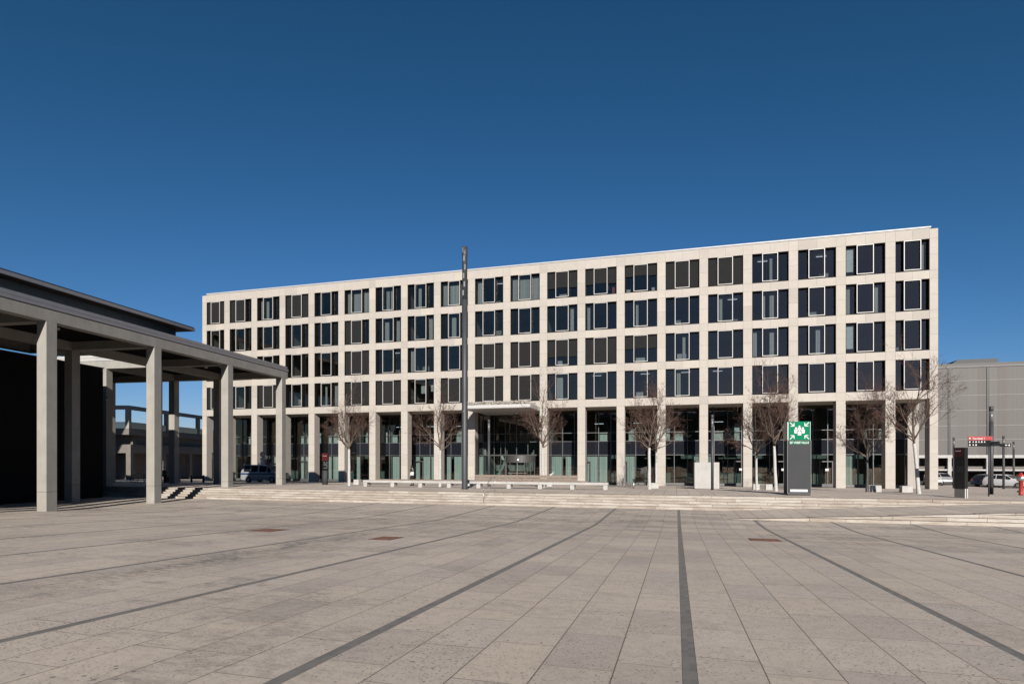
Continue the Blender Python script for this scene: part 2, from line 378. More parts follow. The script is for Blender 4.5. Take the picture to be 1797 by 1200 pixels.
# stairs, made of real blocks
rng = random.Random(4)
def blocks(mb, tints, x0, x1, yf, yb, z0, z1, topf=None):
    x = x0
    while x < x1 - .05:
        L = rng.choice([1.35, 1.9, 2.3, 2.7, 3.1]); xe = min(x1, x+L)
        if x1 - xe < .4: xe = x1
        g_ = .004; t = rng.random(); dz = rng.uniform(-.0025, .0025); dy = rng.uniform(-.004, .004)
        a, b_ = (z1, z1) if not topf else (topf(x+g_), topf(xe-g_))
        f0 = len(mb.f)
        mb.add([(x+g_,yf+dy,z0),(xe-g_,yf+dy,z0),(xe-g_,yb,z0),(x+g_,yb,z0),(x+g_,yf+dy,a+dz),(xe-g_,yf+dy,b_+dz),(xe-g_,yb,b_+dz),(x+g_,yb,a+dz)],
               [(0,3,2,1),(4,5,6,7),(0,1,5,4),(1,2,6,5),(2,3,7,6),(3,0,4,7)])
        tints += [t]*(len(mb.f)-f0); x = xe
def build_blocks(name, mb, tints):
    o = mb.build(name, M['stair']); at = o.data.attributes.new('tint', 'FLOAT', 'FACE')
    for i, t in enumerate(tints): at.data[i].value = t
    b_ = o.modifiers.new('bevel', 'BEVEL'); b_.width = .006; b_.segments = 1
    return tag(o, kind='structure')
mb = MB(); tints = []
for k in range(5):
    blocks(mb, tints, -75 + .3*k, 40, 31.04 + .296*k, 31.04 + .296*(k+1) + .06 + (.02 if k == 4 else 0), -.70 + .128*k, -.64 + .128*(k+1) + (.004 if k == 4 else 0))
build_blocks('steps', mb, tints)
RS = .128/3.1
mb = MB(); tints = []; tips = [RAMP0 + 3.1*k for k in range(7)]
for k in range(5):
    yf = 26.6 + .296*k; z0 = -.64 + .128*k; z1 = z0 + .128
    blocks(mb, tints, tips[k], tips[k+1], yf, yf+.34, z0-.05, z1, topf=lambda x, z0=z0, k=k: z0 + RS*(x-tips[k]) + .004)
    blocks(mb, tints, tips[k+1], 30, yf, yf+.34, z0-.05, z1)
build_blocks('ramp_steps', mb, tints)
mb = MB()
zr = lambda x: min(-.002, -.64 + RS*(x-RAMP0))
for k in range(5):
    a, b_ = tips[k], tips[k+1]; y0 = 26.6 + .296*k + .335
    for i in range(4):
        p, q = a + (b_-a)*i/4, a + (b_-a)*(i+1)/4
        mb.quad((p,y0,zr(p)+.002),(q,y0,zr(q)+.002),(q,32.26,zr(q)+.002),(p,32.26,zr(p)+.002))
mb.quad((tips[5],26.6+1.48,zr(tips[5])),(40,26.6+1.48,-.0),(40,32.3,-.0),(tips[5],32.3,zr(tips[5])))
tag(mb.build('ramp', M['podium']), kind='structure')

# ------------------------------------------------------------------ office building
FX0, FX1, FY, GZ = -57.86, 22.55, 60.65, -.76
ob = empty('office_building', (FX0, FY, GZ), 'long pale limestone office block, dark window grid over a tall arcade', 'building')
PITCH, OW, CW = 4.05, 3.24, .81
wins = [(-57.2, -54.51)] + [(-53.7 + PITCH*k, -53.7 + PITCH*k + OW) for k in range(18)] + [(19.2, 21.89)]
tops = [21.72, 18.135, 14.55, 10.965]; bots = [18.90, 15.315, 11.73, 8.145]; AT = 7.37; ROOF = 22.6; TH = .45
rgp = random.Random(21)
def panels(name, boxes, parent, edge=.005):
    mb = MB(); tints = []
    for (x0, x1, y0, y1, z0, z1) in boxes:
        dy = rgp.uniform(-.0022, .0022); f0 = len(mb.f); mb.box(x0+edge, x1-edge, y0+dy, y1, z0+edge, z1-edge); tints += [min(1, max(0, rgp.gauss(.5, .26)))]*6
        mb.box(x0-.0004, x1+.0004, y0+.03, y1-.002, z0-.0004, z1+.0004); tints += [.45]*6
    o = mb.build(name, STONE_P, parent); a_ = o.data.attributes.new('tint', 'FLOAT', 'FACE')
    for i, t in enumerate(tints): a_.data[i].value = t
    return o
mb = MB()
xcols = [(FX0, wins[0][0])] + [(wins[i][1], wins[i+1][0]) for i in range(19)] + [(wins[-1][1], FX1)]
pb_ = []; lv = [AT, bots[3]]
for i in (3, 2, 1, 0):
    h1 = (bots[i]+tops[i])/2; lv += [h1, tops[i]] + ([bots[i-1]] if i else [ROOF])
for (a, b_) in xcols:
    for z0, z1 in zip(lv[:-1], lv[1:]): pb_.append((a, b_, FY, FY+TH, z0, z1))
zb = [(tops[0], ROOF)] + [(tops[i+1], bots[i]) for i in range(3)] + [(AT, bots[3])]
for (a, b_) in wins:
    for (z0, z1) in zb:
        mid_ = (a+b_)/2; pb_ += [(a, mid_, FY, FY+TH-.001, z0, z1), (mid_, b_, FY, FY+TH-.001, z0, z1)]
fac = panels('facade', pb_, ob)
mb = MB()
mb.box(FX0, FX0+.4, FY+TH, FY+15, AT, ROOF); mb.box(FX1-.4, FX1, FY+TH, FY+15, AT, ROOF)
mb.box(FX0, FX1, FY+15, FY+15.4, -1.3, ROOF); mb.box(FX0, FX0+.4, FY+4.7, FY+15, -1.3, AT); mb.box(FX1-.4, FX1, FY+4.7, FY+15, -1.3, AT)
mb.build('side_wall', M['stone_side'], ob)
mb = MB(); mb.box(FX0+.4, FX1-.4, FY+TH, FY+15, ROOF-.6, ROOF-.2); mb.build('roof', M['gravel'], ob)
mb = MB(); mb.box(FX0+.55, FX1-.55, FY+.18, FY+.9, ROOF, ROOF+.16); mb.build('parapet', M['stone'], ob)
mb = MB(); mb.box(FX0+.50, FX1-.50, FY+.12, FY+1.0, ROOF+.16, ROOF+.28); mb.build('coping', M['silver'], ob)
mb = MB(); mb.box(FX0+.4, FX1-.4, FY+TH, FY+5.2, AT+.02, AT+.35); mb.box(FX0, FX1, FY+.02, FY+TH, AT-.012, AT-.002); mb.build('arcade_ceiling', simple('arcade_soffit', (.62,.57,.50), .8), ob)
for i, (a, b_) in enumerate(xcols):
    if i == 10: continue
    panels('column', [(a, b_, FY, FY+1.07, z0, z1) for z0, z1 in ((-1.3,.0),(.0,1.23),(1.23,2.46),(2.46,3.69),(3.69,4.92),(4.92,6.15),(6.15,AT-.012))], ob)
mb = MB(); mb.box(FX1-.95, FX1+.002, FY+4.3, FY+5.1, -1.3, AT-.01); mb.box(FX0-.002, FX0+.95, FY+4.3, FY+5.1, -1.3, AT-.01); mb.build('corner_pier', M['stone'], ob)
# rooms
mb = MB()
for i in range(4):
    mb.box(FX0+.42, FX1-.42, FY+TH+.01, FY+7, bots[i]-.32, bots[i]-.02); 
    mb.box(FX0+.42, FX1-.42, FY+TH+.01, FY+7, tops[i]+.04, tops[i]+.2)
mb.box(FX0+.42, FX1-.42, FY+7, FY+7.2, 7.8, ROOF-.7)
for i in range(1, 20, 2):
    mb.box(xcols[i][0]+.3, xcols[i][0]+.5, FY+TH+.02, FY+6.9, 7.9, ROOF-.7)
mb.build('interior', M['interior'], ob)
mb = MB()
mb.box(FX0+.42, FX1-.42, FY+9, FY+9.2, -1.3, AT); mb.box(FX0+.42, FX1-.42, FY+4.7, FY+9, -1.3, GZ+.05)
for i in (3, 6, 9, 11, 14, 17): mb.box(xcols[i][0]+.3, xcols[i][0]+.5, FY+4.75, FY+9, -.7, AT)
mb.build('lobby', simple('lobby_interior', (.10,.13,.12), .8), ob)
# window states from the photograph
ST = {(0,0):'C',(0,1):'L',(0,3):'C',(0,5):'kk',(0,6):'k',(0,8):'kk',(0,10):'kk',(0,11):.62,(0,12):.58,(0,13):.40,(0,14):'C',(0,15):'C',(0,2):'k',
      (1,5):'L',(1,8):'k',(1,6):'k',(1,17):'o',(1,16):'k',(1,18):'k',(2,9):'C',(2,10):'C',(2,11):.65,(2,12):'C',(2,13):.48,(2,5):'C',(2,16):'k',(2,14):'o',(0,18):'w',(2,18):'w',
      (3,0):'C',(3,2):'C',(3,5):'C',(3,6):'C',(3,7):'S',(3,8):'C',(3,9):'C',(3,10):'C',(3,11):'k',(3,4):'k'}
rngw = random.Random(11)
lampm = emit('office_lamp', (.9,.95,1.0), .8)
bright = simple('bright_pane_panel', (.70,.78,.80), .5)
for r in range(4):
    for i, (a, b_) in enumerate(wins):
        z0, z1 = bots[r], tops[r]; W = b_-a; st = ST.get((r, i), 'o')
        mb = MB(); d = .36; t = .045                                             # dark liner of the opening
        mb.box(a, a+t, FY+.03, FY+TH, z0, z1); mb.box(b_-t, b_, FY+.03, FY+TH, z0, z1)
        mb.box(a+t, b_-t, FY+.03, FY+TH, z1-t, z1); mb.box(a+t, b_-t, FY-.02, FY+TH, z0, z0+.05)
        cw = 1.40 if W > 3 else 1.36; off = (W-cw)/2 + (-.02 if W > 3 else 0)
        ca, cb = a+off, a+off+cw; f0, f1 = z0+.10, z1-.02
        mb.box(ca, ca+.07, FY+.05, FY+TH-.005, f0, f1); mb.box(cb-.07, cb, FY+.05, FY+TH-.005, f0, f1)
        mb.box(a+t, ca, FY+.33, FY+.41, z0+.05, z0+.12); mb.box(cb, b_-t, FY+.33, FY+.41, z0+.05, z0+.12)
        wn_ = mb.build('window', M['bronze'], ob)
        mb = MB(); fw = .06
        mb.box(ca, ca+fw, FY-.03, FY+.05, f0, f1); mb.box(cb-fw, cb, FY-.03, FY+.05, f0, f1)
        mb.box(ca+fw, cb-fw, FY-.03, FY+.05, f0, f0+fw); mb.box(ca+fw, cb-fw, FY-.03, FY+.05, f1-fw, f1)
        mb.build('frame', M['white_frame'], wn_)
        mb = MB()
        tw = [rngw.uniform(-.004, .004) for _ in range(3)]
        mb.quad((a+t,FY+.37+tw[0],z0+.12),(ca,FY+.37,z0+.12),(ca,FY+.37,z1-t),(a+t,FY+.37+tw[0],z1-t))
        mb.quad((cb,FY+.37,z0+.12),(b_-t,FY+.37+tw[1],z0+.12),(b_-t,FY+.37+tw[1],z1-t),(cb,FY+.37,z1-t))
        mb.quad((ca+.07,FY+.12,f0),(cb-.07,FY+.12+tw[2],f0),(cb-.07,FY+.12+tw[2],f1),(ca+.07,FY+.12,f1))
        mb.build('pane', M['glass'], wn_)
        if st == 'C' or st == 'L' or isinstance(st, float):
            fr_ = 1 if not isinstance(st, float) else st
            zl = z1-t - (z1-t-z0-.1)*fr_ if fr_ < 1 else z0+.09
            mb = MB(); e = .012
            mb.box(a+t+e, ca-e, FY+.20, FY+.215, zl, z1-t-e)
            mb.box(ca+fw+e, cb-fw-e, FY+.06, FY+.075, max(zl, f0+fw), f1-fw)
            if st != 'L': mb.box(cb+e, b_-t-e, FY+.20, FY+.215, zl, z1-t-e)
            if isinstance(st, float):
                for (p, q) in ((a+t+e, ca-e), (cb+e, b_-t-e)): mb.box(p, q, FY+.19, FY+.225, zl-.04, zl)
            mb.build('blind', M['screen'], wn_)
        if st in ('k', 'kk') or (st == 'o' and rngw.random() < .45):
            mb = MB()
            segs = [(a+.1, b_-.1)] if st == 'kk' else [(p, p + rngw.uniform(.2, .55)) for p in rngw.sample([a+.15, a+.9, ca+.2, ca+.75, cb+.1], 1 if st == 'o' else 2)]
            for (p, q) in segs:
                q = min(q, b_-.08); n = max(2, int((q-p)/.09))
                for j in range(n):
                    xa, xb = p+(q-p)*j/n, p+(q-p)*(j+1)/n
                    ya, yb = FY+.62+.035*(j % 2), FY+.62+.035*((j+1) % 2)
                    mb.quad((xa,ya,z0+.02),(xb,yb,z0+.02),(xb,yb,z1),(xa,ya,z1))
            mb.build('curtain', M['curtain'], wn_)
        if st == 'o' and rngw.random() < .4:
            mb = MB(); w2 = rngw.uniform(.5, 1.1); xx = rngw.uniform(a+.2, b_-.2-w2); mb.box(xx, xx+w2, FY+.62, FY+.72, z0+.02, z0+rngw.uniform(.35,.75)); mb.build('radiator', M['radiator'], wn_)
        if st == 'w':
            mb = MB(); mb.box(a+.12, ca-.12, FY+.50, FY+.52, z0+.5, z1-.2); mb.build('blind_or_reflection', bright, wn_)
        if st == 'S':
            mb = MB(); mb.box(ca+.25, cb-.3, FY+1.2, FY+1.22, z1-1.5, z1-.1); mb.box(cb+.05, b_-.3, FY+1.2, FY+1.22, z1-1.3, z1-.1)  # no blind here: pale panels imitate reflected sky and a bright interior
            mb.build('blind_or_reflection', bright, wn_)
        if st == 'o' and rngw.random() < .22:
            mb = MB(); xx = rngw.uniform(a+.3, b_-1.2); mb.box(xx, xx+.9, FY+2.2, FY+2.3, z1-.10, z1-.06); mb.build('ceiling_lamp', lampm, wn_)
# arcade glazing
GY = FY + 4.5
ms = []
for (p, q) in [(FX0+.95, FX1-.95)]:
    x = -53.7 + .83 - 4.05
    while x < q:
        for dx in (0, 1.35, 2.70):
            if p < x+dx < q: ms.append(x+dx)
        x += 4.05
edges = [FX0+.95] + ms + [FX1-.95]
mb = MB()
for x in ms: mb.box(x-.03, x+.03, GY-.10, GY+.05, GZ-.1, AT)
for z in (2.40, 3.92, 4.87): mb.box(FX0+.95, FX1-.95, GY-.06, GY+.04, z-.03, z+.03)
mb.box(FX0+.95, FX1-.95, GY-.08, GY+.08, GZ-.1, GZ+.16)
mb.build('glazing_frame', simple('mullion_grey', (.13,.135,.14), .45, .4), ob)
mb = MB()
ent = (-21.3, -14.0)
for p, q in zip(edges[:-1], edges[1:]):
    mb.quad((p,GY,GZ),(q,GY+rngw.uniform(-.004,.004),GZ),(q,GY,2.4),(p,GY+rngw.uniform(-.004,.004),2.4))
    mb.quad((p,GY,3.92),(q,GY+rngw.uniform(-.006,.006),3.92),(q,GY,AT),(p,GY+rngw.uniform(-.006,.006),AT))
mb.build('glazing', M['glass_teal'], ob)
mb = MB()
for p, q in zip(edges[:-1], edges[1:]):
    if not (q > ent[0] and p < ent[1]):
        mb = MB(); mb.box(p+.03, q-.03, GY-.02, GY+.02, 2.43, 3.89); mb.build('spandrel_panel', M['spandrel'], ob)
for p, q in zip(edges[:-1], edges[1:]):
    inent = q > ent[0] and p < ent[1]
    if inent: continue
    rr = rngw.random(); cx_ = (p+q)/2
    lowp = .72 if cx_ < -3 else .35
    if rr < lowp:
        mb = MB(); a2, b2 = p+.06, q-.06
        if rngw.random() < .3: a2 += rngw.uniform(.2,.5)
        n = max(3, int((b2-a2)/.11))
        for j in range(n):
            xa, xb = a2+(b2-a2)*j/n, a2+(b2-a2)*(j+1)/n
            gap = .03 if cx_ > -3 else 0
            mb.quad((xa,GY+.22+.03*(j%2),GZ+.1),(xb-gap,GY+.22+.03*((j+1)%2),GZ+.1),(xb-gap,GY+.22+.03*((j+1)%2),2.38),(xa,GY+.22+.03*(j%2),2.38))
        mb.build('lower_curtain', M['curtain'], ob)
    if rngw.random() < .5:
        mb = MB(); a2, b2 = p+.06+rngw.choice([0, 0, .5]), q-.06-rngw.choice([0,0,.4])
        mb.quad((a2,GY+.3,3.95),(b2,GY+.3,3.95),(b2,GY+.3,4.9+rngw.choice([0,0,.6,1.2])),(a2,GY+.3,4.9)) 
        mb.build('upper_curtain', M['curtain'], ob)
for xd in (-46.9, -30.7, -10.4, -6.35, -2.3, 1.75, 5.8, 9.85, 13.9):              # glass doors
    mb = MB(); z1 = 1.75
    for (p, q) in ((xd-.02, xd+.06), (xd+1.12, xd+1.2)): mb.box(p, q, GY-.14, GY-.04, GZ, z1)
    mb.box(xd+.06, xd+1.12, GY-.14, GY-.04, z1-.1, z1); mb.box(xd+.06, xd+1.12, GY-.14, GY-.04, GZ+.02, GZ+.2)
    dr = mb.build('door', simple('door_frame_grey', (.10,.105,.11), .45, .4) if 'door_m' not in M else M['door_m'], ob)
    M['door_m'] = dr.data.materials[0]
    mb = MB(); mb.tube((xd+.2, GY-.2, .1), (xd+.2, GY-.2, .9), .015, n=6); mb.build('door_handle', M['steel'], dr)
    if xd > -1: mb = MB(); mb.box(xd+.5, xd+.8, GY-.151, GY-.146, .75, .98); mb.build('notice', M['signwhite'], dr)
for xx in (-50.3, -33.6, -29.4, -25.6, -8.9, -4.6, 3.8, 11.2):
    mb = MB(); mb.box(xx, xx+1.0, GY+1.0, GY+1.08, 5.9, 5.95); mb.build('ceiling_lamp', lampm, ob)
# entrance
mb = MB(); cx_, r_ = -17.3, 1.75
for k in range(24):
    t0, t1 = math.pi + math.pi*k/24, math.pi + math.pi*(k+1)/24
    P0 = (cx_+r_*math.cos(t0), GY+.1+r_*math.sin(t0)); P1 = (cx_+r_*math.cos(t1), GY+.1+r_*math.sin(t1))
    mb.quad((*P0,1.55),(*P1,1.55),(*P1,2.35),(*P0,2.35))
    mb.add([(cx_,GY+.1,2.36),(*P0,2.36),(*P1,2.36)], [(0,1,2)])
for t in (190, 215, 240, 300, 325, 350):
    x, y = cx_+r_*math.cos(R(t)), GY+.1+r_*math.sin(R(t)); mb.box(x-.035, x+.035, y-.035, y+.035, GZ, 1.55)
rd = mb.build('revolving_door', simple('entrance_metal', (.065,.065,.063), .5, .1), ob)
mb = MB()
for t0, t1 in ((180,236),(304,360)):
    for k in range(6):
        u0, u1 = R(t0+(t1-t0)*k/6), R(t0+(t1-t0)*(k+1)/6)
        mb.quad((cx_+r_*.985*math.cos(u0),GY+.1+r_*.985*math.sin(u0),GZ),(cx_+r_*.985*math.cos(u1),GY+.1+r_*.985*math.sin(u1),GZ),(cx_+r_*.985*math.cos(u1),GY+.1+r_*.985*math.sin(u1),1.55),(cx_+r_*.985*math.cos(u0),GY+.1+r_*.985*math.sin(u0),1.55))
mb.build('door_glass', M['glass_clear'], rd)
mb = MB(); mb.box(cx_-1.1, cx_+1.1, GY-1.5, GY-1.45, .35, .40); mb.box(cx_-.03, cx_+.03, GY-1.5, GY-1.44, GZ, 1.5); mb.build('door_wing', M['steel'], rd)
mb = MB(); mb.tube((cx_+.15,GY-1.72,1.9),(cx_+.15,GY-1.69,1.9),.05,n=10); mb.build('door_lamp', emit('door_spot', (1,1,1), 6), rd)
mb = MB()
for x in (-21.0,-19.65,-18.9,-15.7,-14.9): mb.box(x-.035, x+.035, GY-.16, GY-.08, GZ, 3.0 + (1.2 if x in (-19.65,-14.9) else 0))
mb.box(ent[0], ent[1], GY-.15, GY-.07, 2.32, 2.46)
mb.build('entrance_frame', rd.data.materials[0], ob)
mb = MB(); mb.prism([(-20.9,-.7),(-20.55,-.7),(-19.0,2.3),(-19.3,2.3)][::-1], GY+1.2, GY+1.25, 'y'); mb.prism([(-20.2,2.4),(-19.9,2.4),(-18.4,-.7),(-18.8,-.7)][::-1], GY+1.4, GY+1.45, 'y'); mb.build('stair_balustrade', simple('pale_glass_stair', (.30,.38,.36), .3), ob)
# canopy
mb = MB()
cpx0, cpx1, cpy = -21.25, -13.95, 56.3
prof = [(cpy+.12,7.05),(FY+4.4,7.04),(FY+4.4,7.12),(cpy+.3,7.62),(cpy+.06,7.60),(cpy,7.50),(cpy,7.16)]
mb.prism([(cpy+.10,7.05),(cpy+.02,7.10),(cpy,7.18),(cpy,7.36),(cpy+.03,7.43),(cpy+.10,7.46),(FY-.02,7.46),(FY-.02,7.05)], cpx0, cpx1, 'x')
cp = fixn(mb.build('canopy', simple('canopy_white', (.50,.495,.49), .5, var=.04), ob, smooth=False))
mb = MB(); mb.box(cpx0+.002, cpx1-.002, FY+.46, FY+4.4, 7.06, 7.3); mb.build('canopy_soffit', cp.data.materials[0], cp)
mb = MB(); rg = random.Random(3)
for k in range(1500):
    x, y = rg.uniform(cpx0+.15, cpx1-.15), cpy+.08+(FY-.3-cpy)*rg.random()**2; s_ = rg.uniform(.03, .07); zz = rg.uniform(7.44, 7.72)
    mb.box(x-s_, x+s_, y-s_, y+s_, zz, zz+rg.uniform(.05,.12))
mb.build('gravel', M['gravel'], cp, smooth=False)
# ------------------------------------------------------------------ colonnade (rotated 5.3 deg)
CR = R(5.3)
U = Vector((-math.sin(CR), math.cos(CR), 0)); VV = Vector((math.cos(CR), math.sin(CR), 0))
# local frame of the rotated empty: local x = VV, local y = U
def L2W(x, y): p = VV*x + U*y; return p.x, p.y
O0 = (-26.56, 23.1)
ox, oy = L2W(*O0)
co = empty('colonnade', (ox, oy, -.64), 'tall pale concrete colonnade of square columns under a flat roof, left of the plaza', 'colonnade', rz=CR)
ZB, ZT, CS = 8.45+.64, 9.00+.64, .54     # local z (origin at -.64)
us = [-13.0, -6.5, 0, 6.5, 13.0, 19.55]
def colm(x, y, zb=-1.0):
    mb = MB(); mb.box(x-CS, x, y, y+CS, zb, ZB); o = mb.build('column', M['concrete'], co, local=True, bevel=.012)
    mb = MB(); mb.box(x-CS-.002, x+.002, y-.002, y+CS+.002, 1.02, 1.035); mb.build('joint', M['dark_metal'], o, local=True)
    return o
for y in us: colm(0, y)
for y in us: colm(-5.64, y)
for x in (-9.8, -16.0, -22.2): colm(x, 13.0); colm(x, 19.55)
XB = -5.64-CS
def part(name, mat, fn, parent=co, **k):
    mb = MB(); fn(mb); return mb.build(name, mat, parent, local=True, **k)
part('beam', M['concrete'], lambda m: m.box(-CS+.001, -.001, -20, 20.09+.3, ZB, ZT), bevel=.01)
part('beam', M['concrete'], lambda m: m.box(XB, -5.64, -20, 20.09, ZB+.001, ZT))
for y in us: part('cross_beam', M['concrete'], lambda m: m.box(-5.63, -CS-.002, y+.02, y+CS-.02, ZB+.003, ZT-.02))
part('beam', M['concrete'], lambda m: m.box(-40, XB-.002, 13.0, 13.0+CS, ZB-.003, ZT))
part('beam', M['concrete'], lambda m: m.box(-40, XB-.002, 19.55, 19.55+CS, ZB-.003, ZT))
for x in (-9.8, -16.0, -22.2): part('cross_beam', M['concrete'], lambda m: m.box(x-CS, x, 13.0+CS+.002, 19.54, ZB+.003, ZT-.02))
def rf(m):
    m.box(-5.64-CS+.05, -CS+.1, -20, 20.0, ZT-.06, ZT+.04)
    m.box(-40, -5.64-CS+.049, 13.06, 20.0, ZT-.058, ZT+.038)
def rf2(m): m.box(-11.5, XB+.049, -20, 6.5+CS, ZT-.055, ZT+.036)
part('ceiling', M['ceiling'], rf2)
part('beam', M['concrete'], lambda m: m.box(-8.7-CS, -8.7, -20, 6.5+CS, ZB+.002, ZT-.005))
for y in us[:4]: part('cross_beam', M['concrete'], lambda m: m.box(-8.69, XB-.002, y+.02, y+CS-.02, ZB+.004, ZT-.02))
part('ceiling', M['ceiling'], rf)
def pf(m):
    m.box(-.10, .02, -20, 20.45, ZT+.05, ZT+.22); m.box(-.16, -.04, -20, 20.40, ZT+.25, ZT+.44)
    m.box(-40, -.17, 13.03, 13.15, ZT+.05, ZT+.22) if False else None
part('parapet', M['grey_metal'], pf)
def pf3(m): m.box(-40, XB, 12.98, 13.10, ZT+.02, ZT+.22); m.box(-40, XB, 13.0, 13.12, ZT+.24, ZT+.44)
part('parapet', M['white_stone'], pf3)
def pf2(m):
    m.box(-5.64-CS+.1, -.2, -20, 20.3, ZT+.041, ZT+.40); m.box(-11.5, -5.64-CS+.1, -20, 7.0, ZT+.04, ZT+.39); m.box(-40, -5.64-CS+.1, 13.2, 20.3, ZT+.041, ZT+.40)
    m.box(-.22, -.06, -20, 20.38, ZT, ZT+.42)
    m.box(-40, XB, 13.08, 13.2, ZT, ZT+.41)
part('roof', M['dark_metal'], pf2)
rgc = random.Random(2)
for (x, y) in ((-3.0, 3.2), (-3.0, 9.8), (-3.0, 16.3), (-1.7, 16.3), (-3.0, -3.3), (-9.0, 16.4), (-4.3, 16.3)):
    part('ceiling_light', simple('lamp_glass', (.55,.55,.5), .4) if 'lampglass' not in M else M['lampglass'], lambda m: m.tube((x,y,ZT-.16),(x,y,ZT-.06),.13,.13,12))
# camera on the back column
cc = empty('security_camera', (0,0,0), 'small white camera fixed high on a shaded back column of the colonnade', 'camera')
wx, wy = L2W(-26.56-9.8+.0, 23.1+13.0); cc.location = (wx+.05, wy, 6.2)
mb = MB(); mb.box(-.02,.22,-.03,.03,.1,.16); mb.build('bracket', M['white'], cc, local=True)
mb = MB(); mb.tube((.1,-.05,.05),(.3,-.25,-.02),.08,.08,10); mb.build('housing', M['white'], cc, local=True)
# dark service building
sx_, sy_ = L2W(-34.4, 33.9)
sb = empty('service_building', (sx_, sy_, -.64), 'black clad windowless building in deep shade behind the colonnade', 'building', rz=CR)
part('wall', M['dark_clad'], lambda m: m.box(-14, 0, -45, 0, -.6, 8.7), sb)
def seams(m):
    for z in (1.4, 2.9, 4.4, 5.9, 7.4): m.box(-14.0, .012, -45, .012, z, z+.03)
part('panel_joint', simple('joint_dark', (.007,.007,.008), .8, spec=.1), seams, sb)
part('coping', M['dark_metal'], lambda m: m.box(-14.05, .05, -45.05, .05, 8.70, 8.76), sb)
# terminal hall: raised storey with wide eaves
hx, hy = L2W(-56, 0)
th_ = empty('terminal_hall', (hx, hy, -1.3), 'blue grey terminal hall with a thin overhanging flat roof rising behind the colonnade', 'building', rz=CR)
HU = 70.0
part('wall', M['hall_clad'], lambda m: m.box(-17.5, -1.5, -60, HU-2.3, 17.0, 20.33), th_)
part('soffit', simple('soffit_shade_brown', (.022,.018,.016), .7), lambda m: m.box(-18.8, -.15, -61.8, HU-.75, 20.335, 20.359), th_)  # underside coloured dark to carry the shadow under the eaves
def hseam(m):
    y = HU-3.4
    while y > -10: m.box(-1.5, -1.485, y, y+.03, 17.0, 20.3); y -= 2.4
part('panel_joint', M['dark_metal'], hseam, th_)
part('roof', M['grey_metal'], lambda m: m.box(-19, 0, -62, HU-.6, 20.36, 20.72), th_)
part('roof_edge', M['dark_metal'], lambda m: m.box(-18.9, -.08, -61.9, HU-.7, 20.72, 20.86), th_)
for y in (-20, 0, 20, 40, 60):
    part('column', M['concrete_dark'], lambda m: m.box(-12.6, -12.0, y, y+.6, 0, 17.0), th_)

tf = empty('terminal_building', (-10, -34, -.6), 'dark glazed terminal front facing the plaza, mirrored faintly in the office glass', 'building')
mb = MB(); mb.box(-75, 80, -52, -34, .3, 12.6); mb.build('glass_wall', simple('terminal_glass', (.03,.035,.04), .3), tf)
mb = MB(); mb.box(-80, 85, -54, -29, 13.0, 14.2); mb.build('roof', M['grey_metal'], tf)
for x in range(-72, 81, 9):
    mb = MB(); mb.box(x, x+.7, -31.2, -30.5, .3, 13.0); mb.build('column', M['concrete'], tf)
# ------------------------------------------------------------------ elevated road at the far left
er = empty('elevated_road', (-67.7, 58.9, -.76), 'raised concrete roadway with a frame above dark openings, seen through the colonnade', 'bridge', rz=R(16.3))
LN = 60
def deck(m):
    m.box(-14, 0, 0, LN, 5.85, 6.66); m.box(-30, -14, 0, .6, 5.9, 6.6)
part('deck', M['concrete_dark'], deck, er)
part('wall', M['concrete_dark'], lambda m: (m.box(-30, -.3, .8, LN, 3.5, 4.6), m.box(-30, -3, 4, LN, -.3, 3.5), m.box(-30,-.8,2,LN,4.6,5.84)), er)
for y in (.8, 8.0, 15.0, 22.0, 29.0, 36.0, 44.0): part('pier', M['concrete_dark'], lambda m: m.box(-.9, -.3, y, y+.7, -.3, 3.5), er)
for x in (-7,-14,-21): part('pier', M['concrete_dark'], lambda m: m.box(x, x+.7, .8, 1.5, -.3, 3.5), er)
def perg(m):
    m.box(-30, 0, 0, .5, 9.1, 9.6); m.box(-.5, 0, .5, LN, 9.1, 9.6); None
    for y in (0, 8.5, 17, 25.5, 34, 42.5): m.box(-.5, -.001, y+.001, y+.5, 6.66, 9.1)
    m.box(-14,-13.5,.001,.5,6.66,9.1); m.box(-21,-20.5,.001,.5,6.6,9.1)
part('pergola', M['concrete'], perg, er)
part('railing', M['glass'], lambda m: (m.box(-.12, -.10, .3, LN, 6.66, 7.5), m.box(-30, -.3, .1, .12, 6.6, 7.5)), er)
lp = empty('road_lamp', (-76.0, 84.0, 5.9), 'thin double armed lamp standing on the raised roadway', 'street lamp')
mb = MB(); mb.tube((0,0,0),(0,0,4.6),.05,n=6); mb.build('pole', M['dark_metal'], lp, local=True)
mb = MB(); mb.box(-.9,.9,-.06,.06,4.55,4.65); mb.build('lamp_head', M['dark_metal'], lp, local=True)
# ------------------------------------------------------------------ parking garage at right
pg = empty('parking_garage', (20, 98, -1.34), 'long grey ribbed metal parking garage with an open ground level at the far right', 'building')
def cl(m): m.box(0, 140, 0, 40, 3.90, 16.65)
part('cladding', M['ribs'], cl, pg)
part('roof_edge', M['dark_metal'], lambda m: (m.box(-.1, 140.1, -.12, 40, 16.65, 16.95),), pg)
part('coping', simple('coping_grey', (.13,.128,.125), .6), lambda m: (m.box(-.08, 140.1, -.10, 0, 16.35, 16.64),), pg)
def seam(m):
    for z in (6.05, 8.02, 10.20, 12.34, 14.44): m.box(0, 140, -.05, -.001, z, z+.06)
part('seam', simple('pale_seam', (.24,.235,.23), .5), seam, pg)
def vj(m):
    for x in (8.4-9.4, 13.1-9.4+.0, 17.8, 22.5, 31.9, 41.3): m.box(x-.16, x+.16, -.08, -.002, 3.9, 16.3) if x > 0 else None
part('joint', M['dark_metal'], vj, pg)
